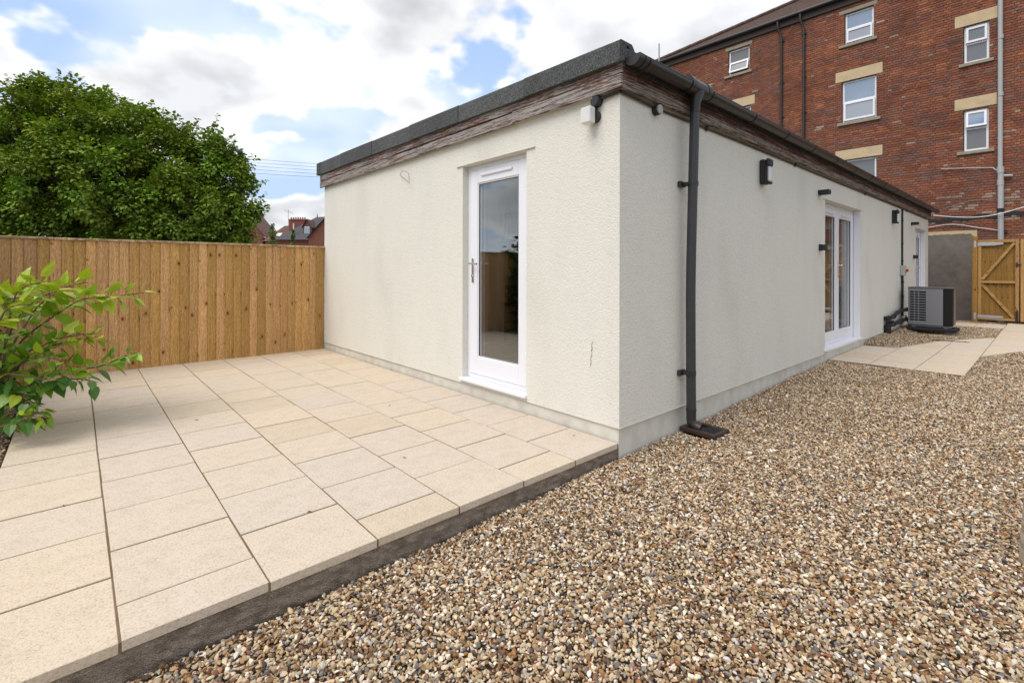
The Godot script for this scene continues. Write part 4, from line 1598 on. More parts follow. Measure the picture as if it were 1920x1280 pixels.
	for k in 24:
		var t := Transform3D(Basis(Vector3(0, 0, 1), Vector3.UP, Vector3(1, 0, 0)), Vector3(2.33 + k * 0.0955, yb + 0.03, -13.06))
		put("board", gb[rng.randi() % 10], M["gate_wood_%d" % (rng.randi() % 6)], e, t)


# ---------------------------------------------------------------- brick building
const ZB := -14.0


func brick_building() -> void:
	var o := thing("brick_building", "tall red brick building with white windows and stone lintels behind the outbuilding", "building")
	# windows: x0, x1, y0, y1, kind
	var wins := [[-5.505, -4.79, 8.035, 8.885, 0], [-5.40, -4.745, 5.62, 6.855, 2], [-2.08, -1.372, 7.93, 8.842, 1], [-2.145, -1.307, 5.645, 6.858, 1], [-2.145, -1.305, 3.33, 4.545, 2], [0.497, 0.974, 6.565, 7.515, 3], [0.499, 0.968, 4.335, 5.375, 4], [-5.40, -4.75, 3.2, 4.5, 2]]
	var stones := [[-5.60, -4.70, 8.89, 9.01, 1, 0], [-5.62, -4.70, 7.945, 8.03, 1, 1], [-5.49, -4.614, 6.862, 7.165, 0, 0], [-5.5, -4.65, 5.54, 5.616, 1, 1], [-2.215, -1.29, 8.846, 8.95, 1, 0], [-2.215, -1.285, 7.845, 7.926, 1, 1], [-2.30, -1.166, 6.862, 7.163, 0, 0], [-2.25, -1.205, 5.56, 5.641, 1, 1], [-2.30, -1.164, 4.55, 4.84, 0, 0], [-2.25, -1.205, 3.25, 3.326, 1, 1], [0.334, 1.121, 7.519, 7.815, 0, 0], [0.415, 1.06, 6.48, 6.561, 1, 1], [0.335, 1.109, 5.40, 5.687, 0, 0], [0.38, 1.07, 4.25, 4.331, 1, 1]]
	var holes := []
	for w in wins:
		holes.append([w[0], w[1], w[2], w[3]])
	var tw := Transform3D(Basis(), Vector3(0, 0, ZB - 0.011))
	var s := mb()
	wall(s, -8.40, 5.6, -0.1, 9.24, 0.35, holes, tw)
	obj("mortar_wall", s, M.mortar, o)
	# flank and inside, so that the building is closed
	s = mb()
	bx(s, -8.40, -8.05, -0.1, 9.24, ZB - 8.0, ZB - 0.362)
	bx(s, 5.25, 5.6, -0.1, 9.24, ZB - 8.0, ZB - 0.362)
	bx(s, -8.40, 5.6, -0.1, 9.24, ZB - 8.3, ZB - 8.001)
	obj("side_wall", s, M.far_brick, o)
	# bricks in Flemish bond, one by one
	var pitch := 0.0645
	var sl := 0.196
	var hl := 0.092
	var gap := 0.010
	var blocks := []
	for h in holes:
		blocks.append([h[0], h[1], h[2], h[3]])
	for q in stones:
		blocks.append([q[0], q[1], q[2], q[3]])
	blocks.append([-1.2, 0.765, -1.0, 2.335])
	var bufs: Array[PackedFloat32Array] = []
	var variants := []
	for k in 3:
		s = mb()
		box(s, Vector3.ZERO, Vector3.ONE, 0.06 + 0.03 * k)
		variants.append(s.commit())
		bufs.append(PackedFloat32Array())
	var streak := noise(91, 1.0, 4)
	var patch := noise(92, 1.0, 3)
	var cols := [Color(0.479, 0.191, 0.109), Color(0.404, 0.165, 0.105), Color(0.359, 0.163, 0.114), Color(0.446, 0.174, 0.102), Color(0.323, 0.173, 0.138), Color(0.547, 0.229, 0.119), Color(0.372, 0.149, 0.096), Color(0.546, 0.404, 0.314)]
	var near := []
	var row := 0
	var y := 0.02
	while y < 9.20:
		var x := -8.40 + (0.0 if row % 2 == 0 else -(sl + gap) * 0.5 - (hl + gap) * 0.5 + 0.11)
		var k := 0
		var y1 := y + pitch - gap
		var hidden := y < 2.3
		while x < 5.6:
			var w := sl if (k + row) % 2 == 0 else hl
			var a := maxf(x, -8.40)
			var b := minf(x + w, 5.6)
			x += w + gap
			k += 1
			if b - a < 0.02 or (hidden and b < -0.25):
				continue
			var spans := [[a, b]]
			for q in blocks:
				if y1 <= q[2] + 0.004 or y >= q[3] - 0.004:
					continue
				var ns := []
				for sp in spans:
					if q[0] > sp[0]:
						ns.append([sp[0], minf(sp[1], q[0] - 0.004)])
					if q[1] < sp[1]:
						ns.append([maxf(sp[0], q[1] + 0.004), sp[1]])
				spans = ns
			for sp in spans:
				if sp[1] - sp[0] < 0.02:
					continue
				var cx: float = (sp[0] + sp[1]) / 2
				var g := streak.get_noise_2d(cx * 0.55 + y * 0.05, y * 2.6)
				var pz := patch.get_noise_2d(cx * 0.35, y * 0.35)
				var v := rng.randf() + g * 0.75 + pz * 0.35
				var ci: int
				if v < 0.18:
					ci = 4
				elif v < 0.36:
					ci = 2
				elif v < 0.58:
					ci = 6
				elif v < 0.78:
					ci = 1
				elif v < 0.98:
					ci = 3
				elif v < 1.22:
					ci = 0
				else:
					ci = 5
				if rng.randf() < 0.012:
					ci = 7
				if y > 2.5 and y < 3.25 and cx > -0.1 and rng.randf() < 0.30 + patch.get_noise_2d(cx * 2.2, y * 2.2):
					ci = 7
				var dz := rf(-0.003, 0.0035)
				var sc := Vector3(sp[1] - sp[0], pitch - gap, 0.03)
				var bas := Basis.from_euler(Vector3(rf(-0.03, 0.03), rf(-0.015, 0.015), rf(-0.006, 0.006))).scaled_local(sc)
				var pos := Vector3(cx, (y + y1) / 2, ZB - 0.013 + dz)
				var kk := rng.randi() % 3
				var t := rf(0.78, 1.15)
				var c: Color = cols[ci]
				if cx > 0.3 and y > 2.05 and near.size() < 300 and y < 3.32 and cx < 1.75:
					near.append([kk, ci, Transform3D(bas, pos)])
				else:
					push(bufs[kk], bas, pos, Color(c.r * t, c.g * t * rf(0.94, 1.06), c.b * t))
		y += pitch
		row += 1
	for q in near:
		put("brick", variants[q[0]], M["brick_%d" % q[1]], o, q[2])
	for k in 3:
		multi("brickwork", variants[k], M.brick, bufs[k], o)
	# lintels and sills
	for q in stones:
		s = mb()
		if q[5] == 0:
			bx(s, q[0], q[1], q[2], q[3], ZB - 0.15, ZB + 0.004, 0.006)
			obj("lintel", s, M.sandstone if q[4] == 0 else M.old_stone, o)
		else:
			bx(s, q[0], q[1], q[2], q[3], ZB - 0.15, ZB + 0.055, 0.008)
			obj("sill", s, M.old_stone, o)
	# windows
	for w in wins:
		var x0: float = w[0] + 0.012
		var x1: float = w[1] - 0.004
		var y0: float = w[2] + 0.002
		var y1: float = w[3] - 0.004
		var z := ZB - 0.075
		var f := 0.048
		var ym := lerpf(y0, y1, 0.5 if w[4] != 3 else 0.52)
		if w[4] == 4:
			ym = lerpf(y0, y1, 0.55)
		s = mb()
		bx(s, x0, x0 + f, y0, y1, z - 0.06, z, 0.004)
		bx(s, x1 - f, x1, y0, y1, z - 0.06, z, 0.004)
		bx(s, x0 + f, x1 - f, y1 - f, y1, z - 0.06, z, 0.004)
		bx(s, x0 + f, x1 - f, y0, y0 + f * 1.1, z - 0.06, z, 0.004)
		bx(s, x0 + f, x1 - f, ym - f * 0.5, ym + f * 0.5, z - 0.06, z, 0.004)
		var win := obj("window", s, M.upvc, o)
		var open_low: bool = w[4] == 0
		var open_high: bool = w[4] == 4
		for half in 2:
			var b: float = y0 + f * 1.1 if half == 0 else ym + f * 0.5
			var t: float = ym - f * 0.5 if half == 0 else y1 - f
			var glass: Material = M.dark_glass
			if w[4] == 2:
				glass = M.frosted_glass
			elif w[4] == 1 and half == 0:
				glass = M.pale_glass
			elif w[4] == 0 or w[4] == 3 or (w[4] == 4 and half == 0):
				glass = M.frosted_glass
			var sash: bool = w[4] != 2 and ((half == 0 and w[4] < 2) or (half == 1 and w[4] >= 3))
			if sash:
				# opening casement, hung at its top
				var xf := Transform3D(Basis(Vector3.RIGHT, -0.24 if (open_low and half == 0) else (-0.10 if open_high else 0.0)), Vector3(0, t, z + 0.012))
				s = mb()
				var hh: float = t - b
				for r in [[x0 + f - 0.014, x0 + f + 0.036, -hh, 0.0], [x1 - f - 0.036, x1 - f + 0.014, -hh, 0.0], [x0 + f + 0.036, x1 - f - 0.036, -0.05, 0.0], [x0 + f + 0.036, x1 - f - 0.036, -hh, -hh + 0.052]]:
					bx(s, r[0], r[1], r[2], r[3], -0.011, 0.036, 0.004)
				obj("sash", s, M.upvc, win, xf)
				s = mb()
				bx(s, x0 + f + 0.030, x1 - f - 0.030, -hh + 0.045, -0.045, 0.004, 0.010)
				obj("pane", s, glass, win, xf)
			else:
				s = mb()
				bx(s, x0 + f - 0.006, x1 - f + 0.006, b - 0.006, t + 0.006, z - 0.034, z - 0.026)
				obj("pane", s, glass, win)
	# eaves, gutter, roof
	s = mb()
	bx(s, -8.55, 5.7, 9.06, 9.30, ZB + 0.002, ZB + 0.06, 0.004)
	obj("eaves_board", s, mat("eaves_dark", lin(0.045, 0.033, 0.03), 0.8), o)
	s = mb()
	tube(s, [Vector3(-8.6, 9.30, ZB + 0.125), Vector3(5.7, 9.30, ZB + 0.125)], [0.062], 12)
	obj("gutter", s, M.gutter_plastic, o)
	var pit := 0.593
	var ez := ZB + 0.10
	s = mb()
	var n := 30
	for k in n:
		var d0 := 0.15 * k
		var d1 := 0.15 * (k + 1) + 0.03
		var ya := 9.335 + d0 * pit
		var yb := 9.335 + d1 * pit - 0.012
		var a := Vector3(-8.55 + d0, ya, ez - d0)
		var b := Vector3(5.7, ya, ez - d0)
		var c := Vector3(5.7, yb, ez - d1)
		var d := Vector3(-8.55 + d1, yb, ez - d1)
		quad(s, a, b, c, d, Vector3(0, 1, 1))
		quad(s, a, b, b - Vector3(0, 0.022, 0), a - Vector3(0, 0.022, 0), Vector3.BACK)
		# hipped end
		var e := Vector3(-8.55 + d0, ya, ez - 8.4 + d0)
		var g := Vector3(-8.55 + d1, yb, ez - 8.4 + d1)
		quad(s, a, d, g, e, Vector3(-1, 1, 0))
		quad(s, a, e, e - Vector3(0, 0.022, 0), a - Vector3(0, 0.022, 0), Vector3.LEFT)
		var h := Vector3(5.7, ya, ez - 8.4 + d0)
		var i := Vector3(5.7, yb, ez - 8.4 + d1)
		quad(s, e, h, i, g, Vector3(0, 1, -1))
	quad(s, Vector3(-8.55, 9.33, ez), Vector3(5.7, 9.33, ez), Vector3(5.7, 9.33, ez - 8.4), Vector3(-8.55, 9.33, ez - 8.4), Vector3.DOWN)
	var roof := obj("roof", s, M.roof_tile, o)
	# hip tiles
	for k in 16:
		s = mb()
		var d0 := 0.28 * k
		var a := Vector3(-8.55 + d0, 9.36 + d0 * pit, ez - d0)
		var b := Vector3(-8.55 + d0 + 0.30, 9.36 + (d0 + 0.30) * pit + 0.02, ez - d0 - 0.30)
		tube(s, [a, b], [0.085, 0.075], 8)
		obj("hip_tile", s, M.roof_tile, roof)
	s = mb()
	tube(s, [Vector3(-8.15, 9.3, ZB + 0.06), Vector3(-8.15, 10.05, ZB + 0.06)], [0.028], 10)
	obj("vent_pipe", s, M.grey_plastic, o)
	# cast downpipes with swan necks
	for q in [[-3.775, -3.86], [-3.13, -3.21]]:
		s = mb()
		tube(s, smooth([Vector3(q[1], 9.27, ZB + 0.125), Vector3(q[1], 9.08, ZB + 0.125), Vector3(q[0] - 0.03, 8.86, ZB + 0.07), Vector3(q[0], 8.72, ZB + 0.062), Vector3(q[0], 8.4, ZB + 0.062)], 5), [0.036], 12)
		tube(s, [Vector3(q[0], 8.45, ZB + 0.062), Vector3(q[0], 0.0, ZB + 0.062)], [0.036], 12)
		var dp := obj("downpipe", s, M.gutter_plastic, o)
		for y2 in [8.62, 7.3, 6.2, 5.1, 4.0]:
			s = mb()
			disc(s, Vector3(q[0], y2 - 0.03, ZB + 0.062), Vector3(q[0], y2 + 0.03, ZB + 0.062), 0.044, 12)
			bx(s, q[0] - 0.075, q[0] + 0.075, y2 - 0.015, y2 + 0.015, ZB + 0.001, ZB + 0.03)
			obj("collar", s, M.gutter_plastic, dp)
	# soil stack with its branch
	s = mb()
	tube(s, [Vector3(1.168, 10.3, ZB + 0.075), Vector3(1.172, 3.75, ZB + 0.075)], [0.046], 16)
	tube(s, [Vector3(1.180, 3.78, ZB + 0.08), Vector3(1.19, 0.0, ZB + 0.08)], [0.055], 16)
	var st := obj("soil_pipe", s, M.grey_plastic, o)
	for q in [[3.76, 0.075, 0.066], [3.45, 0.06, 0.064], [2.78, 0.045, 0.064], [7.0, 0.05, 0.053], [5.6, 0.04, 0.053], [8.4, 0.04, 0.053]]:
		s = mb()
		disc(s, Vector3(1.178, q[0] - q[1], ZB + 0.078), Vector3(1.178, q[0] + q[1], ZB + 0.078), q[2], 16)
		obj("collar", s, M.lagging if q[0] < 3.0 else M.grey_plastic, st)
	s = mb()
	tube(s, smooth([Vector3(0.08, 3.955, ZB + 0.05), Vector3(0.5, 3.91, ZB + 0.05), Vector3(1.0, 3.845, ZB + 0.05), Vector3(1.07, 3.80, ZB + 0.06), Vector3(1.13, 3.745, ZB + 0.075)], 5), [0.013], 10)
	tube(s, [Vector3(1.2, 3.62, ZB + 0.08), Vector3(1.38, 3.60, ZB + 0.06)], [0.028], 10)
	obj("waste_pipe", s, M.grey_plastic, st)
	s = mb()
	for k in 34:
		var x := -0.9 + 0.075 * k
		var yy := 2.63 + 0.02 * sin(k * 0.9) + 0.045 * maxf(0.0, x) + rf(-0.012, 0.012)
		bx(s, x, x + 0.079, yy - 0.05 - rf(0, 0.02), yy + 0.035 + rf(0, 0.02), ZB - 0.01, ZB + 0.012 + rf(0, 0.008), 0.003)
	obj("tar_strip", s, M.tar, o)

	# patch of cement render low on the brickwork
	var r := thing("rendered_wall", "dark grey cement rendered wall panel between outbuilding and timber gate", "wall")
	s = mb()
	var top := PackedVector2Array()
	var nn := noise(95, 1.0, 3)
	for k in 41:
		var x := lerpf(-1.0, 0.73, k / 40.0)
		top.append(Vector2(x, 2.255 - 0.03 * absf(nn.get_noise_1d(x * 9.0)) * 2.0 - (0.06 if x > 0.66 else 0.0)))
	for k in 40:
		var a := top[k]
		var b := top[k + 1]
		quad(s, Vector3(a.x, -0.1, ZB + 0.022), Vector3(b.x, -0.1, ZB + 0.022), Vector3(b.x, b.y, ZB + 0.022), Vector3(a.x, a.y, ZB + 0.022), Vector3.BACK)
		quad(s, Vector3(a.x, a.y, ZB + 0.022), Vector3(b.x, b.y, ZB + 0.022), Vector3(b.x, b.y, ZB - 0.009), Vector3(a.x, a.y, ZB - 0.009), Vector3.UP)
	quad(s, Vector3(0.73, -0.1, ZB + 0.022), Vector3(0.73, 2.17, ZB + 0.022), Vector3(0.73, 2.17, ZB - 0.009), Vector3(0.73, -0.1, ZB - 0.009), Vector3.RIGHT)
	obj("render", s, M.cement_render, r)
	s = mb()
	bx(s, -1.0, 0.762, -0.1, 2.33, ZB - 0.009, ZB + 0.006, 0.004)
	obj("base_coat", s, M.sandstone, r)
	# cables slung across the brickwork
	for q in [["white cable sagging across the brickwork above the gates", [Vector3(-0.05, 2.745, ZB + 0.25), Vector3(0.3, 2.68, ZB + 0.2), Vector3(0.75, 2.635, ZB + 0.2), Vector3(1.15, 2.68, ZB + 0.2), Vector3(1.6, 2.82, ZB + 0.15), Vector3(2.6, 3.1, ZB + 0.05)], 0.011, "cable_white"], ["lower white cable arching across the brick wall above grey render", [Vector3(-0.6, 2.36, ZB + 0.04), Vector3(-0.13, 2.455, ZB + 0.04), Vector3(0.32, 2.495, ZB + 0.04), Vector3(0.8, 2.38, ZB + 0.04), Vector3(1.26, 2.265, ZB + 0.04)], 0.010, "cable_white"], ["thin pale cable rising from the gutter end over whitened bricks", [Vector3(0.0, 2.86, ZB + 0.02), Vector3(0.45, 3.02, ZB + 0.02), Vector3(0.75, 3.07, ZB + 0.02), Vector3(1.2, 3.02, ZB + 0.02), Vector3(1.8, 2.97, ZB + 0.02)], 0.0055, "old_stone"]]:
		s = mb()
		tube(s, smooth(q[1], 8), [q[2]], 8)
		var c := obj("wall_cable", s, M[q[3]])
		tag(c, q[0], "cable")
	s = mb()
	disc(s, Vector3(1.265, 2.275, ZB + 0.001), Vector3(1.265, 2.275, ZB + 0.06), 0.035, 12)
	tag(obj("cable_gland", s, M.matt_black), "small black gland where the lower white cable enters the wall", "cable fitting")


# ---------------------------------------------------------------- houses, wires
func far_houses() -> void:
	var O := Vector3(-81.608, 0, -23.818)
	var R := Vector3(0.668, 0, -0.744)
	var F := Vector3(0.744, 0, 0.668)
	var t := Transform3D(Basis(R, Vector3.UP, F), O)      # x right, y up, z towards the yard
	var a := thing("far_house", "distant brick house with long brown tiled roof and big chimney", "house")
	var s := mb()
	bx(s, -4.6, 1.9, -0.5, 6.0, -7.0, 0.0, 0.0, t)
	obj("wall", s, M.far_brick, a)
	s = mb()
	for k in 12:
		var f0 := k / 12.0
		var f1 := (k + 1) / 12.0
		quad(s, t * Vector3(-4.9 + 1.75 * f0, lerpf(5.9, 8.75, f0), lerpf(0.5, -3.6, f0)), t * Vector3(2.1, lerpf(5.9, 8.9, f0), lerpf(0.5, -3.6, f0)), t * Vector3(2.1, lerpf(5.9, 8.9, f1) - 0.03, lerpf(0.5, -3.6, f1)), t * Vector3(-4.9 + 1.75 * f1, lerpf(5.9, 8.75, f1) - 0.03, lerpf(0.5, -3.6, f1)), Vector3(0, 1, 0.6))
	quad(s, t * Vector3(-4.9, 5.9, -7.5), t * Vector3(2.1, 5.9, -7.5), t * Vector3(2.1, 8.9, -3.6), t * Vector3(-3.15, 8.75, -3.6), Vector3(0, 1, 0))
	tri(s, t * Vector3(-4.9, 5.9, 0.5), t * Vector3(-4.9, 5.9, -7.5), t * Vector3(-3.15, 8.75, -3.6), Vector3(0, 1, 0))
	var roof := obj("roof", s, M.red_roof, a)
	s = mb()
	bx(s, -1.75, 1.05, 7.4, 9.78, -3.0, -2.1, 0.03, t)
	bx(s, -1.82, 1.12, 9.55, 9.70, -3.07, -2.03, 0.02, t)
	obj("chimney", s, M.far_brick, roof)
	for k in 7:
		s = mb()
		tube(s, [t * Vector3(-1.5 + 0.385 * k, 9.76, -2.55), t * Vector3(-1.5 + 0.385 * k, 10.12, -2.55)], [0.15, 0.12], 8)
		obj("chimney_pot", s, M.terracotta, roof)
	s = mb()
	var sk := Transform3D(t.basis * Basis(Vector3.RIGHT, -0.63), t * Vector3(-2.9, 7.05, -1.05))
	box(s, Vector3.ZERO, Vector3(0.85, 1.0, 0.12), 0.02, Transform3D(sk.basis * Basis(Vector3.RIGHT, PI / 2 * 0.0), sk.origin) * Transform3D(Basis(Vector3.RIGHT, -PI / 2 + 1.2), Vector3.ZERO))
	obj("skylight", s, M.far_white, roof)
	s = mb()
	tube(s, [t * Vector3(-2.05, 8.6, -2.6), t * Vector3(-2.05, 11.5, -2.6)], [0.03], 6)
	for k in 5:
		bar(s, t * Vector3(-2.6 + 0.3 * k, 11.0 - 0.1 * k, -2.9), t * Vector3(-2.6 + 0.3 * k, 11.5 - 0.1 * k, -2.3), 0.02, 0.02, Vector3.UP, 0.0)
	bar(s, t * Vector3(-2.7, 11.3, -2.6), t * Vector3(-1.3, 10.85, -2.6), 0.025, 0.025, Vector3.UP, 0.0)
	obj("aerial", s, M.wire, a)

	var b := thing("far_house", "distant brick house with dark slate roof and small dormer window", "house")
	s = mb()
	bx(s, -1.7, 8.0, -0.5, 6.05, -8.0, 2.2, 0.0, t)
	obj("wall", s, M.far_brick, b)
	s = mb()
	quad(s, t * Vector3(-2.0, 6.0, 2.6), t * Vector3(5.2, 6.0, 2.6), t * Vector3(5.2, 10.3, -2.6), t * Vector3(2.7, 10.15, -2.6), Vector3(0, 1, 0.5))
	quad(s, t * Vector3(5.2, 6.0, 2.6), t * Vector3(8.3, 6.0, 2.6), t * Vector3(8.3, 10.5, -2.6), t * Vector3(5.2, 10.3, -2.6), Vector3(0, 1, 0.5))
	quad(s, t * Vector3(-2.0, 6.0, 2.6), t * Vector3(2.7, 10.15, -2.6), t * Vector3(2.7, 10.15, -4.0), t * Vector3(-2.0, 6.0, -8.3), Vector3(-1, 1, 0))
	quad(s, t * Vector3(-2.0, 6.0, -8.3), t * Vector3(8.3, 6.0, -8.3), t * Vector3(8.3, 10.5, -2.6), t * Vector3(2.7, 10.15, -2.61), Vector3(0, 1, -0.5))
	var rb := obj("roof", s, M.slate, b)
	s = mb()
	tube(s, [t * Vector3(2.9, 10.1, -2.6), t * Vector3(2.9, 10.75, -2.6)], [0.12, 0.05], 8)
	obj("finial", s, M.terracotta, rb)
	s = mb()
	bx(s, 2.1, 3.45, 6.9, 8.25, -1.4, 1.2, 0.0, t)
	for e in [-1.0, 1.0]:
		quad(s, t * Vector3(2.775 + e * 0.85, 8.05, 1.45), t * Vector3(2.775, 9.45, 1.45), t * Vector3(2.775, 9.45, -2.2), t * Vector3(2.775 + e * 0.85, 8.05, -1.6), t.basis * Vector3(e, 1, 0))
	tri(s, t * Vector3(2.05, 8.2, 1.21), t * Vector3(3.5, 8.2, 1.21), t * Vector3(2.775, 9.35, 1.21), F)
	var dm := obj("dormer", s, M.red_roof, b)
	s = mb()
	bx(s, 2.35, 3.2, 7.1, 8.2, 1.2, 1.28, 0.02, t)
	obj("window_frame", s, M.far_white, dm)
	for k in 2:
		s = mb()
		bx(s, 2.43 + 0.38 * k, 2.75 + 0.38 * k, 7.2, 8.1, 1.28, 1.30, 0.0, t)
		obj("pane", s, M.dark_glass, dm)
	s = mb()
	bx(s, 4.0, 9.2, -0.5, 6.4, 2.2, 3.6, 0.0, t)
	tri(s, t * Vector3(4.0, 6.4, 3.6), t * Vector3(9.2, 6.4, 3.6), t * Vector3(6.6, 9.2, 3.6), F)
	obj("gable_wing", s, M.far_brick, b)
	s = mb()
	for e in [[3.75, 6.15], [9.45, 6.15]]:
		quad(s, t * Vector3(e[0], e[1], 3.9), t * Vector3(6.6, 9.35, 3.9), t * Vector3(6.6, 9.35, -1.0), t * Vector3(e[0], e[1], -1.0), Vector3.UP)
	obj("wing_roof", s, M.slate, b)
	s = mb()
	tube(s, [t * Vector3(0.75, 6.3, 1.6), t * Vector3(0.75, 8.7, 1.6)], [0.10], 8)
	obj("flue", s, M.far_white, b)

	var c := thing("far_house", "distant red tile-hung gable showing beside the tree crown", "house")
	s = mb()
	bx(s, -12.0, -5.6, -0.5, 6.6, -6.0, -1.0, 0.0, t)
	tri(s, t * Vector3(-12.0, 6.6, -1.0), t * Vector3(-5.0, 6.6, -1.0), t * Vector3(-8.4, 10.6, -1.0), F)
	obj("wall", s, M.far_brick, c)
	s = mb()
	for e in [-12.3, -4.7]:
		quad(s, t * Vector3(e, 6.3, -0.7), t * Vector3(-8.4, 10.8, -0.7), t * Vector3(-8.4, 10.8, -6.3), t * Vector3(e, 6.3, -6.3), Vector3.UP)
	obj("roof", s, M.red_roof, c)
	# pair of young trees before them
	for q in [[1.0, 1.25, 7.9, "young bright green tree in front of the distant slate-roofed house"], [4.0, 0.6, 7.1, "narrow young tree close to the outbuilding corner, far away"]]:
		var yt := thing("young_tree", q[3], "tree", Vector3.ZERO, "young trees before the far houses")
		var at: Vector3 = t * Vector3(q[0], 0, 9.0)
		s = mb()
		tube(s, [at, at + Vector3(0, q[2] - 1.0, 0)], [0.09, 0.03], 6)
		obj("trunk", s, M.bark, yt)
		var buf := PackedFloat32Array()
		for k in 900:
			var h := rng.randf()
			var rr: float = q[1] * (1.0 - h * 0.75) * sqrt(rng.randf()) * (0.8 + 0.3 * sin(h * 19.0))
			var an := rf(0, TAU)
			var tn := rf(0.7, 1.3)
			push(buf, Basis.from_euler(Vector3(rf(-0.9, 0.5), rf(0, TAU), rf(-0.5, 0.5))).scaled_local(Vector3.ONE * rf(0.16, 0.28)), at + Vector3(cos(an) * rr, lerpf(3.0, q[2], h), sin(an) * rr), Color(0.14 * tn, 0.22 * tn, 0.03 * tn))
		multi("crown", leaf_mesh(0.85, 0.25, 0.15), M.tree_leaf, buf, yt)
	for k in 5:
		s = mb()
		var pts := []
		for i in 25:
			var f := i / 24.0
			pts.append(Vector3(-25.0, 0, 0) + Vector3(0.4 * k, lerpf(6.65, 7.9, f) - 0.245 * k - 0.9 * sin(f * PI) * 0.5, lerpf(9.0, -15.0, f)))
		tube(s, pts, [0.0075], 6)
		tag(obj("overhead_wire", s, M.wire), ["topmost of the five thin overhead wires beside the tree", "second overhead wire from the top beside the tree", "middle one of the five overhead wires beside the tree", "fourth overhead wire from the top beside the tree", "lowest of the five thin overhead wires beside the tree"][k], "wire", "overhead wires")


# ---------------------------------------------------------------- leaves
# leaf from its stalk at the origin along +z, 1 long, folded on its midrib and drooping
func leaf_mesh(width: float, droop: float, fold: float, heart := false) -> ArrayMesh:
	var s := mb()
	var prof := [[0.0, 0.0], [0.12, 0.30], [0.32, 0.5], [0.58, 0.40], [0.82, 0.17], [1.0, 0.0]]
	if heart:
		prof = [[0.0, 0.0], [-0.06, 0.24], [0.06, 0.44], [0.28, 0.50], [0.52, 0.39], [0.76, 0.19], [0.9, 0.07], [1.0, 0.0]]
	uvmap(Vector3.RIGHT, Vector3.BACK)
	for i in prof.size() - 1:
		var a: Array = prof[i]
		var b: Array = prof[i + 1]
		var za := maxf(a[0], 0.0)
		var zb := maxf(b[0], 0.0)
		var ma := Vector3(0, -droop * za * za, za)
		var mc := Vector3(0, -droop * zb * zb, zb)
		for sg in [-1.0, 1.0]:
			var ea := Vector3(sg * a[1] * width, -droop * a[0] * absf(a[0]) + fold * a[1], a[0])
			var eb := Vector3(sg * b[1] * width, -droop * b[0] * absf(b[0]) + fold * b[1], b[0])
			tri(s, ma, ea, eb, Vector3.UP)
			tri(s, ma, eb, mc, Vector3.UP)
	uvmap()
	return s.commit()


func aim(dir: Vector3, up: Vector3, roll: float) -> Basis:
	var z := dir.normalized()
	var x := up.cross(z).normalized()
	var b := Basis(x, z.cross(x), z)
	return Basis(z, roll) * b


const LOBES := [
	[Vector3(-11.266, 4.456, 3.229), 0.55], [Vector3(-11.591, 4.275, 3.590), 0.59], [Vector3(-10.716, 4.216, 2.766), 0.59], [Vector3(-10.201, 4.031, 2.343), 0.56], [Vector3(-9.750, 3.778, 1.990), 0.59], [Vector3(-9.285, 3.469, 1.622), 0.59], [Vector3(-9.061, 3.318, 1.373), 0.53], [Vector3(-8.991, 3.601, 0.996), 0.43], [Vector3(-8.683, 3.342, 0.802), 0.43], [Vector3(-8.545, 2.882, 0.649), 0.39], [Vector3(-8.269, 2.360, 0.491), 0.28], [Vector3(-11.618, 3.696, 3.919), 0.62], [Vector3(-12.032, 3.405, 4.380), 0.83], [Vector3(-10.640, 3.318, 3.430), 0.89], [Vector3(-9.642, 2.870, 2.768), 0.91], [Vector3(-8.876, 2.571, 2.065), 0.85], [Vector3(-8.426, 2.300, 1.415), 0.72], [Vector3(-8.273, 2.226, 0.945), 0.54], [Vector3(-10.760, 2.414, 3.713), 0.98], [Vector3(-11.697, 2.325, 4.606), 1.19], [Vector3(-9.969, 2.017, 2.982), 0.87], [Vector3(-8.681, 1.821, 1.699), 0.77], [Vector3(-8.349, 1.955, 0.581), 0.30], [Vector3(-9.453, 3.277, 2.408), 0.77], [Vector3(-13.248, 3.129, 5.434), 1.27], [Vector3(-13.458, 2.073, 5.668), 1.27],
	[Vector3(-11.6, 2.8, 2.2), 1.2], [Vector3(-10.4, 2.2, 1.2), 0.9], [Vector3(-10.6, 1.7, 3.6), 1.2]]


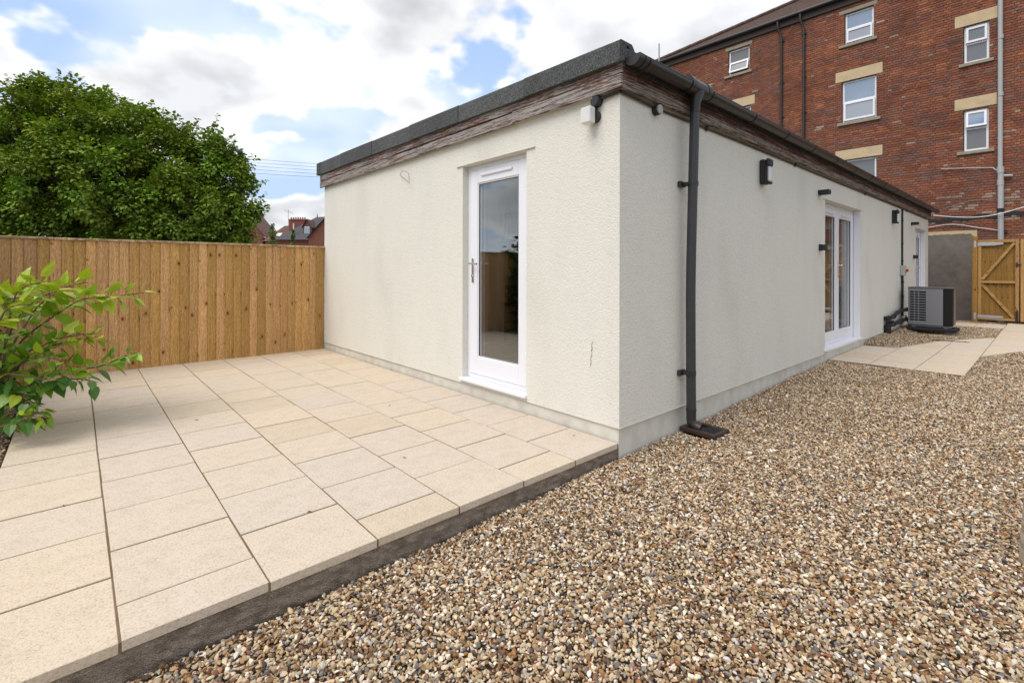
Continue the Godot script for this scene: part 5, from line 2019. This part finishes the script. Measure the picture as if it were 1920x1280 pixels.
func leafy(lobes: Array, twigs: int, per: int, size: float, base: Color) -> Array:
	# leaves gathered on twigs through the outer half of each lobe; returns [basis, origin, colour] lists
	var out := []
	var total := 0.0
	for l in lobes:
		total += l[1] * l[1]
	for l in lobes:
		var n := int(twigs * l[1] * l[1] / total)
		for k in n:
			var d := Vector3(rng.randfn(), rng.randfn(), rng.randfn()).normalized()
			var rad: float = l[1] * (rf(0.55, 1.0) if rng.randf() < 0.8 else rf(0.9, 1.22))
			var c: Vector3 = l[0] + d * rad
			var inside := false
			for m in lobes:
				if m != l and c.distance_to(m[0]) < m[1] * 0.6:
					inside = true
					break
			if inside and rng.randf() < 0.85:
				continue
			var axis := (d * 0.8 + Vector3(rf(-0.6, 0.6), rf(-0.2, 0.7), rf(-0.6, 0.6))).normalized()
			var young := rf(0.75, 1.25)
			for j in per:
				var p := c + axis * (j * size * 0.42)
				var side := Vector3(rng.randfn(), rng.randfn() * 0.5 - 0.25, rng.randfn()).normalized()
				var dir := (side + axis * 0.5 + Vector3(0, -0.35, 0)).normalized()
				var b := aim(dir, (Vector3.UP + d * 0.5 + Vector3(rf(-0.4, 0.4), 0, rf(-0.4, 0.4))).normalized(), rf(-0.5, 0.5))
				var sz := size * rf(0.65, 1.2)
				var tn := young * rf(0.85, 1.15)
				out.append([b.scaled_local(Vector3(sz, sz, sz)), p + dir * size * 0.15, Color(base.r * tn * rf(0.85, 1.25), base.g * tn, base.b * tn)])
	return out


func big_tree() -> void:
	var t := thing("broadleaf_tree", "big dark green broad-leaved tree behind the timber fence", "tree")
	var root := Vector3(-10.6, -0.1, 2.9)
	var s := mb()
	var fork := root + Vector3(0.05, 1.5, -0.05)
	tube(s, smooth([root, root + Vector3(0.03, 0.8, 0.0), fork], 4), [0.22, 0.2, 0.18, 0.17, 0.17, 0.16, 0.15, 0.15, 0.15], 10)
	obj("trunk", s, M.bark, t)
	for l in LOBES:
		s = mb()
		var e: Vector3 = l[0]
		var m: Vector3 = fork.lerp(e, 0.5) + Vector3(rf(-0.15, 0.15), rf(0.0, 0.3), rf(-0.15, 0.15))
		tube(s, smooth([fork - Vector3(0, 0.15, 0), m, e, e + (e - m).normalized() * float(l[1]) * 0.8], 4), [0.075, 0.06, 0.05, 0.045, 0.04, 0.035, 0.03, 0.028, 0.025, 0.02, 0.016, 0.012, 0.008], 7)
		obj("limb", s, M.bark, t)
	var lm := [leaf_mesh(0.92, 0.22, 0.10), leaf_mesh(0.8, 0.4, 0.16)]
	var all := []
	var tips := []
	for l in LOBES:
		var n := int(4.0 * PI * l[1] * l[1] / 0.080) + 4
		for k in n:
			var d := Vector3(rng.randfn(), rng.randfn(), rng.randfn()).normalized()
			var c: Vector3 = l[0] + d * float(l[1]) * (rf(0.74, 1.0) if rng.randf() < 0.80 else rf(1.0, 1.0 + 0.16 / float(l[1])))
			var buried := false
			for m in LOBES:
				if m[0] != l[0] and c.distance_to(m[0]) < m[1] * 0.72:
					buried = true
					break
			if buried or c.y < 1.0:
				continue
			tips.append([c, d, l[0]])
	s = mb()
	for tp in tips:
		var c: Vector3 = tp[0]
		var d: Vector3 = tp[1]
		if rng.randf() < 0.35:
			tube(s, [(tp[2] as Vector3).lerp(c, 0.3), c + d * 0.1], [0.012, 0.004], 5, false)
		var rr := rf(0.10, 0.21)
		var tone := rf(0.55, 1.22)
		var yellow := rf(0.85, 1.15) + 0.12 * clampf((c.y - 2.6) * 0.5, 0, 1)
		var cnt := int(rf(80, 140) * rr / 0.17)
		for k in cnt:
			# leaves face outwards from the spray, thicker on its upper side
			var e := Vector3(rng.randfn(), rng.randfn() * 0.8 + 0.25, rng.randfn()).normalized()
			var p := c + e * rr * pow(rng.randf(), 0.45) * Vector3(1.15, 0.8, 1.15).length() * 0.62
			var dir := (e + d * 0.35 + Vector3(rf(-0.6, 0.6), rf(-0.75, 0.1), rf(-0.6, 0.6))).normalized()
			var up := (Vector3.UP + e * 0.45 + Vector3(rf(-0.35, 0.35), 0, rf(-0.35, 0.35))).normalized()
			var sz := rf(0.042, 0.076)
			var tn := tone * rf(0.85, 1.15)
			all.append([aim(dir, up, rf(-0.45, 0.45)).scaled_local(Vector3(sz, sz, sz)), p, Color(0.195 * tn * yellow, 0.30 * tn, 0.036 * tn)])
	# long young shoots that break the outline
	for k in 210:
		var l: Array = LOBES[rng.randi() % 13]
		var d := Vector3(rng.randfn(), absf(rng.randfn()) * 0.9, rng.randfn()).normalized()
		var c: Vector3 = l[0] + d * float(l[1]) * 0.95
		var dir := (d + Vector3(rf(-0.4, 0.4), rf(0.0, 0.7), rf(-0.4, 0.4))).normalized()
		var ln := rf(0.12, 0.34)
		tube(s, [c - dir * 0.1, c + dir * ln], [0.005, 0.002], 4, false)
		var tone := rf(0.85, 1.4)
		for j in 15:
			var p := c + dir * ln * (j / 12.0)
			var side := Vector3(rng.randfn(), rng.randfn() * 0.4 - 0.1, rng.randfn()).normalized()
			var sz := rf(0.045, 0.085)
			all.append([aim((side + dir * 0.5).normalized(), (Vector3.UP + Vector3(rf(-0.4, 0.4), 0, rf(-0.4, 0.4))).normalized(), rf(-0.4, 0.4)).scaled_local(Vector3(sz, sz, sz)), p, Color(0.19 * tone, 0.265 * tone, 0.03 * tone)])
	obj("twigs", s, M.bark, t).set_meta("kind", "stuff")
	all.sort_custom(func(a, b): return a[1].distance_squared_to(CAM) < b[1].distance_squared_to(CAM))
	var bufs: Array[PackedFloat32Array] = [PackedFloat32Array(), PackedFloat32Array()]
	for i in all.size():
		var q: Array = all[i]
		if i < 300:
			put("leaf", lm[i % 2], M["tree_leaf_%d" % (i % 3)], t, Transform3D(q[0], q[1]))
		else:
			push(bufs[i % 2], q[0], q[1], q[2])
	for k in 2:
		multi("crown", lm[k], M.tree_leaf, bufs[k], t)


func hedge() -> void:
	var t := thing("tall_hedge", "dark leafy hedge beside the patio, only seen mirrored in the gable door", "hedge")
	var lobes := []
	for k in 4:
		lobes.append([Vector3(-5.5 + k * 0.62, 1.25 + 0.12 * sin(k * 2.1), 4.3 + 0.1 * sin(k * 1.3)), 0.6])
		lobes.append([Vector3(-5.3 + k * 0.62, 0.7, 4.15), 0.6])
	for k in 4:
		lobes.append([Vector3(-5.05, 0.40 + 0.36 * k, 3.90), 0.34])
	var s := mb()
	for k in 4:
		var c: Vector3 = lobes[k * 2][0]
		tube(s, [Vector3(c.x, -0.1, c.z), c], [0.04, 0.02], 6)
	obj("stems", s, M.bark, t)
	var buf := PackedFloat32Array()
	for q in leafy(lobes, 1900, 5, 0.11, Color(0.04, 0.075, 0.02)):
		push(buf, q[0], q[1], q[2])
	multi("foliage", leaf_mesh(0.8, 0.25, 0.1), M.tree_leaf, buf, t)


func shrub() -> void:
	var t := thing("leafy_shrub", "bright green broad-leaved shrub leaning over the left edge of the patio", "shrub")
	var stems := [
	[Vector3(-3.493, 0.244, 3.301), Vector3(-3.452, 0.447, 3.255), Vector3(-3.399, 0.609, 3.196), Vector3(-3.319, 0.779, 3.107), Vector3(-3.203, 0.994, 2.880), Vector3(-3.191, 1.066, 2.770), Vector3(-3.138, 1.080, 2.613), Vector3(-3.030, 1.112, 2.396)],
	[Vector3(-3.101, 0.472, 3.253), Vector3(-2.956, 0.790, 3.189), Vector3(-2.828, 1.061, 3.144), Vector3(-2.788, 1.172, 3.100), Vector3(-2.676, 1.221, 2.975)],
	[Vector3(-3.263, 0.361, 3.239), Vector3(-3.156, 0.601, 3.121), Vector3(-3.113, 0.711, 2.975), Vector3(-3.036, 0.763, 2.792), Vector3(-2.997, 0.775, 2.651)],
	[Vector3(-3.194, 0.426, 3.065), Vector3(-3.003, 0.528, 2.853), Vector3(-2.840, 0.569, 2.671), Vector3(-2.731, 0.639, 2.550), Vector3(-2.655, 0.672, 2.465)],
	[Vector3(-3.169, 0.142, 3.231), Vector3(-2.946, 0.395, 3.080), Vector3(-2.817, 0.492, 2.937), Vector3(-2.688, 0.512, 2.793), Vector3(-2.605, 0.489, 2.702)],
	[Vector3(-2.743, 0.245, 3.147), Vector3(-2.590, 0.302, 3.074), Vector3(-2.609, 0.329, 2.998), Vector3(-2.587, 0.300, 2.973)],
	[Vector3(-3.178, 0.240, 3.339), Vector3(-2.886, 0.410, 3.209), Vector3(-2.812, 0.447, 3.126), Vector3(-2.636, 0.373, 3.028)],
	[Vector3(-2.986, 0.577, 3.320), Vector3(-2.699, 0.963, 3.195), Vector3(-2.651, 1.052, 3.142), Vector3(-2.659, 1.066, 3.053)],
	[Vector3(-3.726, 0.378, 3.365), Vector3(-3.618, 0.799, 3.148), Vector3(-3.607, 1.013, 3.039), Vector3(-3.444, 1.169, 2.858), Vector3(-3.341, 1.191, 2.742)],
	[Vector3(-3.317, 0.521, 3.299), Vector3(-3.184, 0.921, 3.151), Vector3(-3.168, 1.078, 3.036), Vector3(-3.059, 1.139, 2.915)],
	[Vector3(-3.126, 0.433, 3.282), Vector3(-2.879, 0.639, 3.104), Vector3(-2.753, 0.677, 2.963), Vector3(-2.664, 0.640, 2.865)]]
	for k in [1, 2, 6, 9, 10]:
		var more := []
		var off := Vector3(rf(-0.22, 0.02), rf(-0.12, 0.06), rf(0.02, 0.16))
		for p in stems[k]:
			more.append(p + off * clampf((p.y - 0.2) * 2.0, 0, 1) + Vector3(rf(-0.02, 0.02), rf(-0.02, 0.02), rf(-0.02, 0.02)))
		stems.append(more)
	var base := Vector3(-3.45, 0.05, 3.72)
	var flat := [leaf_mesh(0.66, 0.10, 0.08, true), leaf_mesh(0.60, 0.20, 0.14, true), leaf_mesh(0.72, 0.05, 0.05, true)]
	for si in stems.size():
		var pts: Array = stems[si]
		pts.push_front(base + Vector3(rf(-0.16, 0.18), 0, rf(-0.1, 0.12)))
		var line := smooth(pts, 5)
		var rad := []
		for i in line.size():
			rad.append(lerpf(0.0105, 0.0027, float(i) / line.size()))
		var s := mb()
		tube(s, line, rad, 8)
		obj("stem", s, M.stem, t)
		# leaves alternate along the outer part
		var acc := 0.0
		var side := 1.0
		var total := 0.0
		for i in line.size() - 1:
			total += line[i].distance_to(line[i + 1])
		var run := 0.0
		var low: bool = si in [5, 6, 4]
		for i in line.size() - 1:
			var seg: float = line[i].distance_to(line[i + 1])
			run += seg
			acc += seg
			var f := run / total
			if f < 0.34 or acc < (0.025 if si in [0, 1, 8, 9] else 0.033):
				continue
			acc = 0.0
			side = -side
			var fwd: Vector3 = (line[i + 1] - line[i]).normalized()
			var lat := fwd.cross(Vector3.UP).normalized() * side
			for rep in (2 if f < 0.88 else 3):
				if rep == 1:
					lat = (lat.rotated(fwd, rf(0.8, 2.4)) * 1.0)
				var out := (lat * rf(0.6, 1.0) + fwd * rf(0.25, 0.9) + Vector3(0, rf(-0.15, 0.25), 0)).normalized()
				var pl := rf(0.023, 0.058)
				var o: Vector3 = line[i]
				var e: Vector3 = o + out * pl
				if e.y < 0.20:
					continue
				s = mb()
				tube(s, [o, o.lerp(e, 0.5) + Vector3(0, 0.004, 0), e], [0.0016], 5, false)
				obj("petiole", s, M.petiole, t)
				var hang := rf(0.0, 0.22) if not low else rf(0.4, 1.0)
				if f < 0.55 and e.y < 0.84:
					hang += rf(0.2, 0.9)
				var dir := (out + Vector3(0, -hang, 0)).normalized()
				var sz := (rf(0.112, 0.166) if e.y > 0.88 else rf(0.082, 0.13)) * (1.0 if f < 0.9 else 0.75)
				var mi := 2  # yellow young tips; higher leaves also coloured brighter, lower ones darker, as if lit
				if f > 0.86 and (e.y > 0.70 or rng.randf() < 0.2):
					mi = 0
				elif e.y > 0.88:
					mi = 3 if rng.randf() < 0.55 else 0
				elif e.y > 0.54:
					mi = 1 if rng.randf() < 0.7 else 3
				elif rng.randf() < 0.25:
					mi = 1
				var jit := 0.14 if e.y > 0.84 else 0.3
				var b := aim(dir, (Vector3.UP + Vector3(rf(-jit, jit), 0, rf(-jit, jit))).normalized(), rf(-jit, jit))
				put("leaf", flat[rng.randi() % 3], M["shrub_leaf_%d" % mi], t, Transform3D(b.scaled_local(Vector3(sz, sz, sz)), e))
		s = mb()
		var tip: Vector3 = line[-1]
		tube(s, [tip, tip + Vector3(0.004, 0.012, -0.006)], [0.003, 0.001], 6)
		obj("bud", s, M.bud, t)


func scraps() -> void:
	# bits of dry leaf and twig that have blown onto the slabs
	for q in [[-0.76, 1.25, 0.6, "in the middle of the right half of the patio"], [-0.31, 0.12, 2.0, "on the corner slab against the plinth"], [-2.55, 2.1, 1.1, "on a slab right of the leafy shrub"], [-1.35, 2.86, 0.2, "nearest the left edge of the photo"], [-0.45, 1.95, 4.0, "beside a joint near the patio front edge"], [-1.9, 0.75, 5.1, "on the slabs in front of the gable door"]]:
		var s := mb()
		var t := Transform3D(Basis(Vector3.UP, q[2]), Vector3(q[0], 0.1055, q[1]))
		tube(s, [t * Vector3(-0.012, 0, 0), t * Vector3(0.002, 0.003, 0.002), t * Vector3(0.014, 0.0, -0.003)], [0.0012, 0.0026, 0.0008], 5)
		tri(s, t * Vector3(-0.008, 0.001, 0), t * Vector3(0.008, 0.004, 0.007), t * Vector3(0.010, 0.002, -0.001), Vector3.UP)
		tag(obj("leaf_scrap", s, M.rust), "tiny dark scrap of dry leaf " + q[3], "leaf", "dry leaf scraps on the patio")


func _ready() -> void:
	rng.seed = 20240607
	camera_and_light()
	materials()
	ground()
	patio()
	path()
	outbuilding()
	brick_building()
	fences()
	far_houses()
	big_tree()
	hedge()
	shrub()
	rainwater()
	fittings()
	heat_pump()
	gravel()
	scraps()
